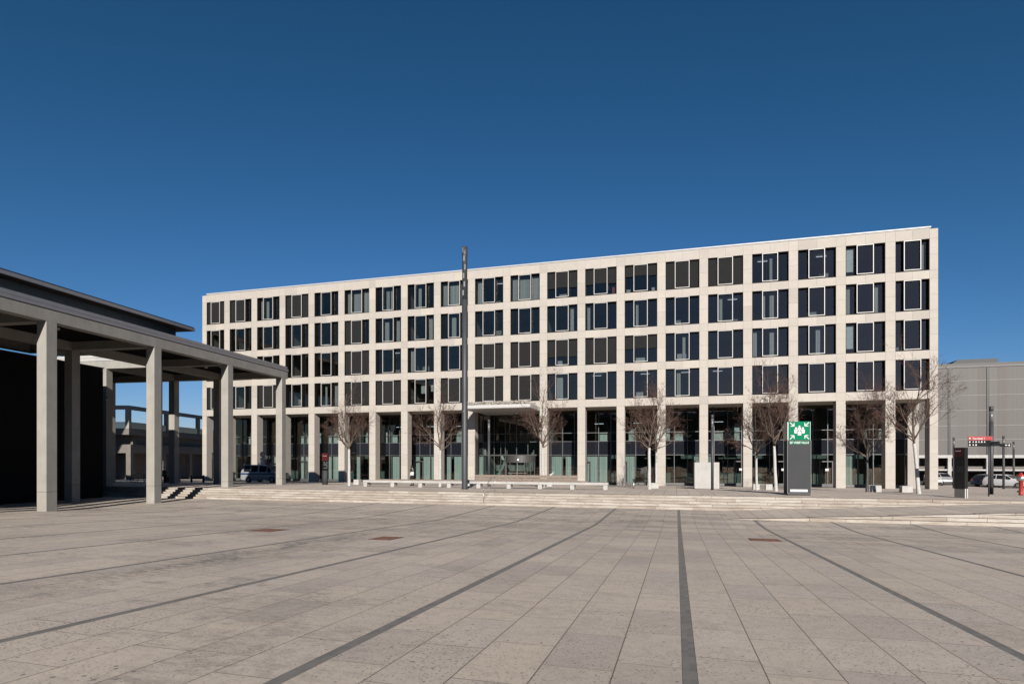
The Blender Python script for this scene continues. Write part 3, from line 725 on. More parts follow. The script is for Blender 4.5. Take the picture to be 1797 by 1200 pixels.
part('beam', M['white_stone'], lambda m: (m.box(0, 140, -.1, .3, 3.44, 3.88), m.box(0, 140, -.06, .2, 1.62, 1.84)), pg)
for x in (1, 8.9, 17.6, 22.3, 31, 40): part('pier', M['white_stone'], lambda m: m.box(x, x+.45, -.12, .3, -.1, 3.44), pg)
part('interior_wall', M['interior'], lambda m: m.box(0, 140, 14, 14.3, -.1, 3.9), pg)
part('parked_row_screen', M['mast'], lambda m: m.box(12.5, 17.2, 4, 4.1, 1.9, 3.4), pg)
part('plant_room', simple('plant_dark', (.035,.038,.045), .6), lambda m: m.prism([(19.2,16.9),(21.3,18.4),(26.4,18.4),(26.4,16.9)][::-1], 6, 12, 'y'), pg)
part('skylight', M['white'], lambda m: m.box(29.5, 31.8, 5, 7, 16.96, 17.3), pg)

# ------------------------------------------------------------------ street furniture
def lamp_mast():
    x, y = -13.15, 35.46; t = empty('lamp_mast', (x, y, 0), 'very tall dark grey lamp mast at the top of the steps before the bench', 'lamp mast')
    H = 15.6
    mb = MB(); mb.lathe([(.0,0),(.205,0),(.205,.02),(.19,.03),(.185,6.1),(.185,12.2),(.0,12.2)], n=28); mb.build('pole', M['mast'], t, local=True, smooth=True).data
    mb = MB(); mb.lathe([(.215,0),(.215,.05),(.19,.06)], n=28); mb.build('base_ring', M['dark_metal'], t, local=True)
    mb = MB(); mb.lathe([(0,12.2),(.165,12.21),(.165,15.0),(.185,15.05),(.185,H),(.0,H)], n=28); mb.build('lamp_head', M['mast'], t, local=True, smooth=True)
    lens = simple('lamp_lens', (.32,.32,.325), .25, .3)
    for k, z in enumerate((12.45, 13.0, 13.55, 14.1, 14.65, 15.2)):
        a = R(250 + (k*37) % 60); px, py = .135*math.cos(a), .135*math.sin(a)
        mb = MB(); mb.box(px-.05, px+.05, py-.05, py+.05, z, z+.34); mb.build('lens', lens, t, local=True)
    mb = MB(); mb.tube((-.02,-.19,5.0),(-.02,-.17,5.0),.04,n=10); mb.build('cap', M['steel'], t, local=True)
lamp_mast()
def post_lamp(x, y, label, h=5.25, r=.095, z=None):
    z = gz(x, y) if z is None else z
    t = empty('street_lamp', (x, y, z), label, 'street lamp', 'slim cylindrical lamp posts on the upper level')
    hd = .95
    mb = MB(); mb.lathe([(0,-.1),(r,-.1),(r,h-hd),(0,h-hd)], n=16); mb.build('pole', M['mast'], t, local=True, smooth=True)
    mb = MB(); mb.lathe([(0,h-hd),(r*.9,h-hd+.01),(r*.9,h-.28),(0,h-.28)], n=16); mb.build('diffuser', M['lampdif'], t, local=True, smooth=True)
    mb = MB(); mb.lathe([(0,h-.28),(r*1.02,h-.27),(r*1.02,h),(0,h)], n=16); mb.build('cap', M['mast'], t, local=True, smooth=True)
    mb = MB(); mb.lathe([(r*1.3,-.05),(r*1.3,.012),(r,.012)], n=16); mb.build('base_ring', M['dark_metal'], t, local=True)
M['lampdif'] = simple('lamp_diffuser', (.17,.17,.18), .3, .2)
post_lamp(2.41, 42.98, 'slim grey lamp post directly in front of the big white stone block')
post_lamp(-14.10, 43.44, 'slim grey lamp post behind the slatted bench, just left of the revolving door')
post_lamp(18.13, 41.40, 'slim grey lamp post right beside the direction sign, nearest of the right hand posts', r=.11)
post_lamp(27.6, 70.5, 'slim grey lamp post seen just right of the last arcade column', r=.10)
post_lamp(31.2, 68.9, 'slim grey lamp post between the direction sign and the red hydrant', r=.10)
post_lamp(37.2, 80.0, 'slim grey lamp post at the far right beyond the red hydrant', r=.10)

# pylon sign
px0, px1, py0, py1 = 5.71, 6.85, 34.0, 35.15
py_ = empty('sign_pylon', (px0, py0, 0), 'tall square grey metal pylon with a green assembly point sign at its top', 'sign')
W_ = px1-px0; D_ = py1-py0; H_ = 3.92
mb = MB(); mb.box(0.0, W_, 0.0, D_, .06, H_-.99); mb.build('body', M['pylon'], py_, local=True, bevel=.012)
mb = MB(); mb.box(.03, W_-.03, .03, D_-.03, 0, .06); mb.build('plinth', M['dark_metal'], py_, local=True)
mb = MB(); mb.box(0, W_-.01, .03, D_, H_-.985, H_); mb.build('head', M['steel'], py_, local=True, bevel=.01)
mb = MB()
for x in (0.0, W_): mb.box(x-.006, x+.006, -.006, .03, .08, H_-1.0)
mb.box(.0, W_, -.004, .004, H_-1.005, H_-.995); mb.box(.03, W_-.02, -.003, .003, .10, .112)
mb.build('edge_trim', M['grey_metal'], py_, local=True)
GS = 1.0; gx = .06
mb = MB(); mb.box(gx, gx+GS+.04, -.012, .028, H_-.97, H_+.01); sg_ = mb.build('sign_panel', M['green'], py_, local=True)
mb = MB()
cxs, czs = gx+.52, H_-.48
def Q(pts, y=-.0145): 
    mb.prism([(cxs+a, czs+c) for a, c in pts], y, y+.003, 'y')
for sxn in (-1, 1):
    for szn in (-1, 1):
        # arrow from the corner pointing to the middle
        ax, az_ = sxn*.46, szn*.44; bx, bz = sxn*.26, szn*.25
        d = Vector((bx-ax, bz-az_)).normalized(); n_ = Vector((-d.y, d.x))
        def q4(p, q, wd):
            dd = (q-p).normalized(); nn = Vector((-dd.y, dd.x))*wd/2
            Q([(p+nn)[:], (q+nn)[:], (q-nn)[:], (p-nn)[:]], -.0145 - rgc.uniform(0, .0008))
        A, B = Vector((ax, az_)), Vector((bx, bz))
        q4(A, B, .045); q4(B, Vector((bx+sxn*.17, bz)), .042); q4(B, Vector((bx, bz+szn*.17)), .042)
def person_icon(x, z, s, dy=0):
    pts = [(x-.085*s, z-.16*s), (x-.095*s, z+.02*s), (x-.06*s, z+.06*s), (x+.06*s, z+.06*s), (x+.095*s, z+.02*s), (x+.085*s, z-.16*s)]
    Q(pts, -.0145+dy); Q([(x+.055*s*math.cos(a*math.pi/6), z+.12*s+.055*s*math.sin(a*math.pi/6)) for a in range(12)], -.0145+dy)
person_icon(0, .13, .85); person_icon(-.165, .02, 1.0); person_icon(.165, .02, 1.0)
pict = fixn(mb.build('pictogram', M['signwhite'], sg_, local=True))
mb = MB(); cb_ = MB()
mb.prism([(cxs-.085, czs-.24), (cxs-.098, czs-.08), (cxs-.06, czs-.04), (cxs+.06, czs-.04), (cxs+.098, czs-.08), (cxs+.085, czs-.24)], -.021, -.018, 'y')
mb.prism([(cxs+.055*math.cos(a*math.pi/8), czs+.025+.055*math.sin(a*math.pi/8)) for a in range(16)], -.021, -.018, 'y'); fixn(mb.build('pictogram', M['signwhite'], sg_, local=True))
mb = MB(); mb.prism([(cxs-.11, czs-.25), (cxs-.125, czs-.07), (cxs-.08, czs+.02), (cxs-.07, czs+.07), (cxs, czs+.10), (cxs+.07, czs+.07), (cxs+.08, czs+.02), (cxs+.125, czs-.07), (cxs+.11, czs-.25)], -.0172, -.016, 'y'); fixn(mb.build('pictogram', M['green'], sg_, local=True))
mb = MB(); mb.box(.10, W_-.10, -.006, 0, H_-1.19, H_-1.03); tp = mb.build('name_strip', M['green'], py_, local=True)
text_mesh('SP WBP Nord', .158, 'lettering', M['signwhite'], tp, (W_/2, -.009, H_-1.165), (R(90),0,0))
mb = MB(); mb.box(.13, W_-.16, -.006, 0, .20, .33); mb.build('notice', M['signwhite'], py_, local=True)

# information stele at right (dark, turned)
bd = empty('information_board', (13.74, 33.90, 0), 'black information stele with a dark red top and bare metal foot above the right steps', 'information board', rz=R(-52))
bw, bt = .50, .26
mb = MB(); mb.box(-bw, 0, 0, bt, .46, 2.51); bb = mb.build('body', M['black'], bd, local=True, bevel=.01)
mb = MB(); mb.box(-bw+.01, -.01, -.004, 0, 2.05, 2.49); rp = mb.build('header', M['boardred'], bd, local=True)
mb = MB(); mb.box(-bw+.01, -.01, .02, bt-.02, .0, .46); mb.build('foot', simple('foot_metal', (.20,.195,.185), .45, .4), bd, local=True)
mb = MB(); mb.box(-.008, .004, .02, .08, .0, .47); mb.box(-.008, .004, .18, .24, 0, .47); mb.build('foot_edge', M['signwhite'], bd, local=True)
text_mesh('Terminal', .075, 'lettering', M['marker'], rp, (-bw+.05, -.006, 2.32), (R(90),0,0), 'LEFT')
mb = MB()
for r in range(3):
    for c_ in range(4): mb.box(-bw+.14+c_*.08, -bw+.19+c_*.08, -.005, -.002, 1.30+r*.1, 1.35+r*.1)
mb.build('map_print', simple('print_grey', (.03,.033,.04), .4), bd, local=True)
# totem at left
tt = empty('information_totem', (-28.91, 43.78, gz(0,43.78)), 'slim information totem with a red head and round metal foot, left of the leftmost tree', 'information sign')
mb = MB(); mb.box(-.30, .26, -.05, .10, 1.20, 2.05); mb.build('body', M['black'], tt, local=True)
mb = MB(); mb.box(-.30, .27, -.07, .12, 2.05, 2.68); hd_ = mb.build('header', M['darkred'], tt, local=True)
mb = MB(); mb.lathe([(0,0),(.2,0),(.2,1.2),(0,1.2)], n=18); mb.build('foot', M['pylon'], tt, local=True, smooth=True)
mb = MB(); mb.box(-.30,-.22,-.05,.08,0,1.2); mb.build('post', M['dark_metal'], tt, local=True)
text_mesh('Terminal', .11, 'lettering', M['marker'], hd_, (-.02,-.075,2.42), (R(90),0,0))
mb = MB()
for r in range(5):
    for c_ in range(3):
        if rgc.random() < .85: mb.box(-.13+c_*.13, -.13+c_*.13+.10, -.056, -.051, 1.38+r*.125, 1.46+r*.125)
mb.build('print', simple('print_pale', (.10,.11,.125), .6), tt, local=True)
# direction signpost
sp = empty('direction_sign', (15.69, 36.08, 0), 'direction signpost with one red and several black panels beside the thick lamp post', 'sign', rz=R(8))
mb = MB(); mb.tube((0,0,-.05),(0,0,3.1),.035,n=10); mb.build('post', M['mast'], sp, local=True, smooth=True)
mb = MB(); mb.box(-1.02, .14, -.075, -.045, 2.92, 3.12); rp = mb.build('red_panel', M['signred'], sp, local=True)
for z in (2.76, 2.60): mb = MB(); mb.box(-1.02, .0, -.075, -.045, z, z+.15); mb.build('black_panel', M['matte_black'], sp, local=True)
text_mesh('Terminal 1', .135, 'lettering', M['signwhite'], rp, (-.82, -.078, 2.965), (R(90),0,0), 'LEFT')
mb = MB()
for z, n_ in ((3.02, 1), (2.835, 6), (2.675, 3)):
    for k in range(n_):
        x = -.95 + k*.135 + (.03 if k else 0)
        mb.disc((x, -.078, z), .042 if k % 2 == 0 else .035, 'y', 8, .004)
mb.build('symbol', M['signwhite'], sp, local=True)
mb = MB(); mb.prism([(-.02,2.60),(.12,2.72),(.50,2.86),(.50,2.62)][::-1], -.04, .55, 'y'); 
fixn(mb.build('side_panel', M['matte_black'], sp, local=True))
mb = MB(); mb.box(.50, 1.02, -.05, -.02, 2.58, 2.74); mb.build('black_panel', M['matte_black'], sp, local=True)
mb = MB(); mb.box(.74,.84,-.055,-.051,2.64,2.69); mb.disc((.93,-.054,2.66),.045,'y',8,.004); mb.build('symbol', M['signwhite'], sp, local=True)
# hydrant
hy_ = empty('fire_hydrant', (18.62, 39.30, gz(0,39.3)), 'red pillar fire hydrant with a bare metal collar at the right edge', 'hydrant')
mb = MB(); mb.lathe([(0,0),(.09,0),(.11,.05),(.11,.12),(.10,.16),(.105,.78),(.14,.80),(.14,.84)], n=18); mb.build('body', M['red'], hy_, local=True, smooth=True)
mb = MB(); mb.lathe([(.14,.82),(.20,.84),(.20,1.07),(.14,1.09)], n=18); mb.build('collar', M['steel'], hy_, local=True, smooth=True)
mb = MB(); mb.lathe([(.21,1.07),(.215,1.10),(.17,1.17),(.07,1.20),(.06,1.28),(0,1.29)], n=18); mb.build('cap', M['red'], hy_, local=True, smooth=True)
mb = MB(); mb.tube((-.08,0,.22),(-.17,0,.22),.05,n=10); mb.build('outlet', M['rubber'], hy_, local=True)
# bollards, posts, signs
def bollard(x, y, label, group='dark bollards by the garage road'):
    t = empty('bollard', (x, y, gz(x,y)), label, 'bollard', group)
    mb = MB(); mb.lathe([(0,0),(.09,0),(.09,.66),(.075,.72),(0,.73)], n=14); mb.build('post', M['dark_metal'], t, local=True, smooth=True)
    mb = MB(); mb.lathe([(.094,.52),(.094,.60)], n=14); mb.build('band', M['mast'], t, local=True)
bollard(-47.61, 47.0, 'black bollard left of the three by the garage entrance'); bollard(-45.44, 46.28, 'black bollard in the middle of the three by the garage entrance'); bollard(-41.98, 44.14, 'black bollard in front of the first arcade column')
t = empty('bollard_light', (-3.07, 44.39, gz(0,44.39)), 'short steel bollard light standing left of the double trunk tree', 'bollard')
mb = MB(); mb.lathe([(0,0),(.07,0),(.07,.52),(0,.52)], n=14); mb.build('post', M['steel'], t, local=True, smooth=True)
mb = MB(); mb.lathe([(0,.52),(.05,.52),(.05,.62),(.075,.63),(.075,.72),(0,.73)], n=14); mb.build('lamp_head', M['mast'], t, local=True, smooth=True)
t = empty('display_stand', (-3.25, 62.7, GZ), 'tilted dark plate on a thin post inside the arcade behind the bollard light', 'sign stand')
mb = MB(); mb.tube((0,0,0),(0,0,1.1),.04,n=8); mb.build('post', M['dark_metal'], t, local=True)
mb = MB(); mb.prism([(-.42,1.1),(-.32,1.75),(.30,1.95),(.38,1.35)][::-1], -.03, .03, 'y'); fixn(mb.build('plate', M['dark_metal'], t, local=True))
t = empty('ticket_machine', (-43.76, 41.74, gz(0,41.74)), 'small dark ticket machine half hidden behind the second concrete column', 'ticket machine')
mb = MB(); mb.box(-.16,.16,-.14,.14,0,.55); mb.build('foot', M['darkred'], t, local=True); mb = MB(); mb.box(-.24,.24,-.2,.2,.55,1.12); mb.build('body', M['black'], t, local=True, bevel=.03)
t = empty('gate_post', (-52.0, 56.0, -.6), 'thin black angled gate post in front of the first arcade column', 'post')
mb = MB(); mb.tube((0,0,0),(0,0,3.25),.05,n=6); mb.build('post', M['dark_metal'], t, local=True); mb = MB(); mb.box(-.05,.85,-.05,.05,3.1,3.28); mb.build('arm', M['dark_metal'], t, local=True)
# no parking sign
t = empty('traffic_sign', (-42.34, 52.6, gz(0,52.6)), 'round red and white traffic sign over white plates behind the parked van', 'traffic sign')
mb = MB(); mb.tube((0,0,0),(0,0,3.2),.035,n=8); mb.build('post', M['grey_metal'], t, local=True)
mb = MB(); mb.disc((0,-.05,2.95),.30,'y',24,.02); dk = mb.build('sign_disc', M['red'], t, local=True)
mb = MB(); mb.disc((0,-.063,2.95),.215,'y',24,.006); mb.build('sign_face', simple('sign_pink', (.72,.56,.56), .5), dk, local=True)
for z in (2.25, 1.85): mb = MB(); mb.box(-.25,.25,-.06,-.04,z,z+.36); mb.build('plate', M['signwhite'], t, local=True)
# arcade furniture
t = empty('ash_stand', (-35.6, 58.5, -.72), 'round metal litter column in the arcade behind the fourth concrete column', 'litter bin')
mb = MB(); mb.lathe([(0,0),(.26,0),(.26,1.1),(.3,1.15),(.3,1.2),(.12,1.32),(0,1.33)], n=16); mb.build('body', simple('bin_grey', (.22,.22,.2), .5, .3), t, local=True, smooth=True)
mb = MB(); mb.lathe([(.305,1.12),(.305,1.2)], n=16); mb.build('rim', M['steel'], t, local=True)
t = empty('wall_lamp', (-36.5, 61.0, 2.7), 'small black spotlight on the side of an arcade column right of the fourth concrete column', 'lamp')
mb = MB(); mb.tube((0,0,0),(.25,-.15,-.02),.07,.09,8); mb.build('housing', M['dark_metal'], t, local=True); mb = MB(); mb.box(-.25,0,-.02,.02,-.03,.03); mb.build('bracket', M['dark_metal'], t, local=True)
# handrail on the steps
t = empty('handrail', (-10.45, 31.4, -.64), 'thin steel stair handrail in the middle of the long steps', 'handrail')
rail = [(0,-.15,0),(0,-.15,.88),(0.02,.0,.98),(.06,1.15,1.50),(.10,1.65,1.55),(.10,1.65,.64)]
mb = MB(); mb.path(rail, .017, 8); mb.build('rail', M['steel'], t, local=True, smooth=True)
mb = MB(); mb.path([(.0,-.1,.45),(.06,1.15,.98),(.1,1.62,1.05)], .010, 6); mb.tube((.04,.7,.35),(.04,.7,1.3),.012); mb.build('lower_rail', M['steel'], t, local=True)

# bench
bx0, by0 = -22.15, 38.3; BZ = -.075
bn = empty('long_bench', (bx0, by0, BZ), 'very long white concrete bench with wooden seat boards and slatted backrest', 'bench')
BL = 17.85
mb = MB(); x = 0
while x < BL-.01: mb.box(x+.004, min(BL, x+2.2)-.004, 0, .62, .31, .47); x += 2.2
mb.build('slab', M['white_stone'], bn, local=True, bevel=.01)
for k in range(9):
    x = .02 + k*(BL-.32)/8; mb = MB(); mb.box(x, x+.28, .04, .58, 0, .31); mb.build('leg', M['white_stone'], bn, local=True, bevel=.01)
mb = MB()
for k in range(4): mb.box(.95, BL-1.35, .06+k*.135, .06+k*.135+.115, .475, .55)
mb.build('seat', M['wood'], bn, local=True)
mb = MB()
for z in (.52, .73): mb.box(8.5, BL-2.1, .60, .64, z, z+.185)
br_ = mb.build('backrest', M['wood'], bn, local=True)
mb = MB()
for k in range(7): x = 8.8 + k*1.08; mb.box(x, x+.05, .64, .68, .45, .90)
mb.build('support', M['steel'], br_, local=True)
# white stone cubes and block
def cube(x, y, w_, d, h, label, name='stone_cube', cat='stone seat', group='white stone cubes at the feet of the trees'):
    t = empty(name, (x, y, gz(x,y)), label, cat, group)
    mb = MB(); mb.box(-w_/2, w_/2, -d/2, d/2, -.12, h); mb.build('block', M['white_stone'], t, local=True, bevel=.015)
    mb = MB(); mb.box(-w_/2+.03, w_/2-.03, -d/2+.03, d/2-.03, -.14, -.11); mb.build('joint', M['dark_metal'], t, local=True)
cube(-26.9, 45.6, .50, .5, .45, 'white stone cube right of the leftmost tree, at the left end of the bench')
cube(-10.3, 48.6, .48, .5, .45, 'white stone cube seen under the bench behind the third tree')
cube(-17.0, 47.2, .55, .5, .45, 'white stone cube behind the bench by the second tree')
cube(-1.75, 46.9, .85, .5, .42, 'white stone cube between the two trunks of the double tree')
cube(5.65, 46.3, .44, .5, .42, 'white stone cube at the foot of the slender tree left of the pylon')
cube(6.55, 46.6, .46, .5, .42, 'white stone cube just left of the pylon, beside the taller tree')
cube(12.75, 43.9, .55, .5, .42, 'white stone cube right of the grey trunked tree')
cube(14.6, 44.2, .62, .55, .42, 'white stone cube left of the leaning rightmost tree')
t = empty('stone_block', (2.2, 46.7, gz(0,46.7)), 'large square white stone slab standing upright with branch shadows on it', 'stone block')
mb = MB(); mb.box(-.92, .92, 0, .5, -.1, 2.02); mb.build('slab', M['white_stone'], t, local=True, bevel=.02)
mb = MB(); mb.box(-.95, .95, -.03, .53, -.12, .04); mb.build('plinth', M['concrete_dark'], t, local=True)
# drain covers
def cover(px, py, sx, sy, label):
    mb = MB(); z = gz(px, py)
    sl = .0424 if py < 22 else 0
    def zz(dy): return -dy*sl
    for k in range(9):
        y0 = -sy/2 + sy*k/9; y1 = y0 + sy/9*.72
        mb.add([(-sx/2,y0,zz(y0)+.003),(sx/2,y0,zz(y0)+.003),(sx/2,y1,zz(y1)+.003),(-sx/2,y1,zz(y1)+.003),(-sx/2,y0,zz(y0)+.012),(sx/2,y0,zz(y0)+.012),(sx/2,y1,zz(y1)+.012),(-sx/2,y1,zz(y1)+.012)],
               [(0,3,2,1),(4,5,6,7),(0,1,5,4),(1,2,6,5),(2,3,7,6),(3,0,4,7)])
    t = empty('drain_cover', (px, py, z), label, 'drain cover', 'rusty steel covers let into the paving')
    mb.build('grate', M['rust'], t, local=True)
    mb = MB()
    mb.quad((-sx/2-.03,-sy/2-.03,zz(-sy/2-.03)+.004),(sx/2+.03,-sy/2-.03,zz(-sy/2-.03)+.004),(sx/2+.03,sy/2+.03,zz(sy/2+.03)+.004),(-sx/2-.03,sy/2+.03,zz(sy/2+.03)+.004))
    mb.build('frame', simple('dark_rust', (.07,.035,.025), .9) if 'dr' not in M else M['dr'], t, local=True)
cover(-12.5, 15.8, .85, .95, 'rusty steel drain cover farthest left on the plaza'); cover(-7.85, 14.85, .62, .9, 'rusty steel drain cover in the middle, left of the central lamp mast'); cover(2.5, 18.6, .78, .8, 'rusty steel drain cover on the right, below the green pylon')

# ------------------------------------------------------------------ vehicles
def vehicle(name, loc, rz, L, W, stations, paint, label, cat, group=None, stripe=None, win=None, wheel_r=.31, wheels=(.8, 3.35), tail=True):
    t = empty(name, loc, label, cat, group, rz)
    def sec(s):
        x, zb_, zbelt, ztop, wf = s; hw = W/2*wf; wr = hw*(.78 if ztop-zbelt > .25 else .9)
        return [(x,-hw*.93,zb_),(x,-hw,.45),(x,-hw*.99,zbelt),(x,-wr,ztop),(x,-wr*.5,ztop+.02),(x,wr*.5,ztop+.02),(x,wr,ztop),(x,hw*.99,zbelt),(x,hw,.45),(x,hw*.93,zb_)]
    mb = MB(); S = [sec(s) for s in stations]; n = 10; vs = [p for q in S for p in q]; fs = []
    for i in range(len(S)-1):
        for j in range(n): fs.append((i*n+j, i*n+(j+1)%n, (i+1)*n+(j+1)%n, (i+1)*n+j))
    fs.append(tuple(range(n))); fs.append(tuple(range((len(S)-1)*n, len(S)*n))[::-1]); mb.add(vs, fs)
    body = fixn(mb.build('body', paint, t, local=True, smooth=True))
    e = body.modifiers.new('edge', 'EDGE_SPLIT'); e.split_angle = R(38)
    def side(i, u, sgn):   # point on greenhouse side at x-param and height-param
        return None
    for sg in (0, 1):
        mb = MB()
        for (i0, f0, i1, f1) in win:
            def pt(i, fx, h):
                a, b_ = S[i], S[min(i+1, len(S)-1)]; ja, jb = (2, 3) if sg == 0 else (7, 6)
                lo = [a[ja][k]+(b_[ja][k]-a[ja][k])*fx for k in range(3)]; hi = [a[jb][k]+(b_[jb][k]-a[jb][k])*fx for k in range(3)]
                p = [lo[k]+(hi[k]-lo[k])*h for k in range(3)]; p[1] += (-.012 if sg == 0 else .012); return p
            q = [pt(i0,f0,.08), pt(i1,f1,.08), pt(i1,f1,.88), pt(i0,f0,.88)]
            mb.quad(*(q if sg == 0 else q[::-1]))
        mb.build('side_window', M['spandrel'], t, local=True)
    # windscreen & rear window
    mb = MB(); ws = [i for i in range(len(S)-1) if stations[i+1][3]-stations[i][3] > .3][0]; rs = [i for i in range(len(S)-1) if stations[i][3]-stations[i+1][3] > .25][0]
    for i, dx in ((ws, -.012), (rs, .012)):
        a, b_ = S[i], S[i+1]; f0, f1 = .08, .9
        q = []
        for (j, f) in ((3, f0), (6, f0), (6, f1), (3, f1)):
            p = [a[j][k]+(b_[j][k]-a[j][k])*f for k in range(3)]; p[0] += dx; p[2] += .03; p[1] *= .92; q.append(p)
        mb.quad(*q)
    mb.build('windscreen', M['spandrel'], t, local=True)
    for x in wheels:
        for sg in (-1, 1):
            y = sg*(W/2-.10); mb = MB(); mb.tube((x,y-.11,wheel_r),(x,y+.11,wheel_r),wheel_r,wheel_r,20); wo = mb.build('wheel', M['rubber'], t, local=True)
            mb = MB(); mb.tube((x,y+sg*.105,wheel_r),(x,y+sg*.118,wheel_r),wheel_r*.6,wheel_r*.5,14); mb.build('rim', M['grey_metal'], wo, local=True)
    for sg in (-1, 1):
        zf = stations[1][2]; mb = MB(); y = sg*W*.36; mb.box(.02,.14,y-.16,y+.16,zf-.16,zf-.02); mb.build('headlight', M['signwhite'], t, local=True)
        mb = MB(); mb.box(L-.12,L+.005,y-.12,y+.14,.68,.86); mb.build('tail_light', M['red'], t, local=True)
    mb = MB(); mb.box(-.02,.06,-W*.42,W*.42,.26,.46); mb.box(L-.06,L+.02,-W*.42,W*.42,.26,.46); mb.build('bumper', M['dark_metal'], t, local=True)
    if stripe:
        mb = MB()
        for sg in (-1, 1):
            y = sg*(W/2+.004); mb.box(.25, L-.02, min(y,y-sg*.01), max(y,y-sg*.01), .86, 1.02)
        mb.build('stripe', stripe, t, local=True)
    return t
vst = [(0,.3,.62,.66,.80),(.08,.28,.86,.92,.92),(.75,.28,1.02,1.12,.99),(1.5,.28,1.08,1.80,1),(2.6,.28,1.08,1.90,1),(4.55,.28,1.08,1.88,1),(4.86,.3,1.02,1.25,.98),(4.9,.32,.6,.7,.97)]
blue = simple('police_blue', (.012,.03,.12), .4)
vn = vehicle('police_van', (-38.25, 50.8, gz(0,50.8)), R(180), 4.9, 1.9, vst, car_paint('van_silver', (.33,.35,.38)), 'silver van with blue side stripe and roof light bar parked before the arcade', 'van', stripe=blue, win=[(2,.45,3,.0),(3,.12,3,.95),(4,.06,4,.50),(4,.55,4,.97)], wheel_r=.34, wheels=(.9,3.9)); vn.scale = (.94, .96, .96)
mb = MB(); mb.box(1.55,2.0,-.6,.6,1.90,2.06); mb.build('light_bar', blue, vn, local=True, bevel=.04)
mb = MB(); mb.lathe([(.05,1.9),(.05,2.1),(0,2.12)], 3.3, 0, 8); mb.build('beacon', M['black'], vn, local=True)
cst = [(0,.25,.55,.58,.78),(.1,.22,.70,.72,.90),(.95,.22,.84,.92,.98),(1.25,.22,.90,.98,1),(1.95,.22,.92,1.42,1),(2.9,.22,.93,1.46,1),(3.65,.22,.94,1.38,.99),(4.12,.24,.90,.98,.96),(4.25,.28,.60,.66,.92)]
cwin = [(3,.35,4,.0),(4,.04,4,.92),(5,.02,5,.9)]
GR = 'cars parked in front of the grey garage'
def car(x, y, rz, paint, label): return vehicle('parked_car', (x, y, gz(x,y)), rz, 4.25, 1.78, cst, paint, label, 'car', GR, win=cwin)
pw = car_paint('paint_white', (.72,.73,.74)); pk = car_paint('paint_black', (.02,.02,.024)); pn = car_paint('paint_navy', (.035,.045,.085)); pb = car_paint('paint_light_blue', (.22,.42,.62)); ps = car_paint('paint_silver', (.42,.43,.44))
car(30.3, 82.5, R(75), pw, 'white hatchback seen just right of the last arcade column, behind a lamp post')
car(32.6, 84.2, R(95), ps, 'silver car between the last arcade column and the black stele')
car(28.0, 83.3, R(88), ps, 'pale car seen through the open last bay of the arcade')
car(38.0, 82.6, R(200), pk, 'black car with a red tail light just right of the black stele')
car(39.3, 81.0, R(160), pn, 'dark blue car behind the direction signpost')
car(37.3, 76.8, R(130), pw, 'white car between the thick lamp post and the next one')
car(39.1, 75.0, R(85), pb, 'light blue car left of the red hydrant')
car(41.6, 75.0, R(80), pw, 'white car at the far right edge behind the hydrant')
rc = vehicle('parked_car', (28.4, 101.5, .9), R(0), 4.25, 1.78, cst, car_paint('paint_red', (.5,.02,.02)), 'red car parked inside the garage behind the white rail', 'car', GR, win=cwin)
part('parking_deck', M['concrete_dark'], lambda m: m.box(0, 140, .5, 14, 1.4, 1.63+.6), pg)

# bicycle in the shade
bk = empty('bicycle', (-47.2, 41.6, gz(0,41.6)), 'bicycle leaning in the dark shade beside the black building', 'bicycle', rz=R(60))
for x in (0, 1.05):
    mb = MB()
    for k in range(20):
        a, b_ = 2*math.pi*k/20, 2*math.pi*(k+1)/20; mb.tube((x+.33*math.cos(a),0,.34+.33*math.sin(a)),(x+.33*math.cos(b_),0,.34+.33*math.sin(b_)),.02,n=6)
    for k in range(8): a = math.pi*k/8; mb.tube((x+.33*math.cos(a),0,.34+.33*math.sin(a)),(x-.33*math.cos(a),0,.34-.33*math.sin(a)),.003,n=3)
    mb.build('wheel', M['rubber'], bk, local=True)
mb = MB()
for p, q in (((0,0,.34),(.45,0,.30)),((.45,0,.30),(.30,0,.80)),((0,0,.34),(.32,0,.72)),((.32,0,.74),(.88,0,.80)),((.45,0,.30),(.90,0,.72)),((.86,0,.88),(1.05,0,.34))): mb.tube(p, q, .018, n=6)
mb.build('frame', M['grey_metal'], bk, local=True)
mb = MB(); mb.tube((.86,-.28,.98),(.86,.28,.98),.014,n=6); mb.tube((.86,0,.86),(.86,0,.98),.014,n=6); mb.build('handlebar', M['steel'], bk, local=True)
mb = MB(); mb.box(.18,.42,-.07,.07,.82,.87); mb.build('saddle', M['rubber'], bk, local=True, bevel=.02)
# shaded rail at the back steps
t = empty('handrail', (-44.3, 40.0, gz(0,40)), 'dark handrail sloping down in the shade beside the black building', 'handrail')
mb = MB(); mb.path([(0,0,1.9),(2.6,1.2,.9),(2.6,1.2,0)], .025, 6); mb.path([(0,0,1.3),(2.6,1.2,.4)], .015, 6); mb.tube((0,0,0),(0,0,1.9),.025); mb.tube((1.3,.6,0),(1.3,.6,1.4),.02); mb.build('rail', M['grey_metal'], t, local=True)

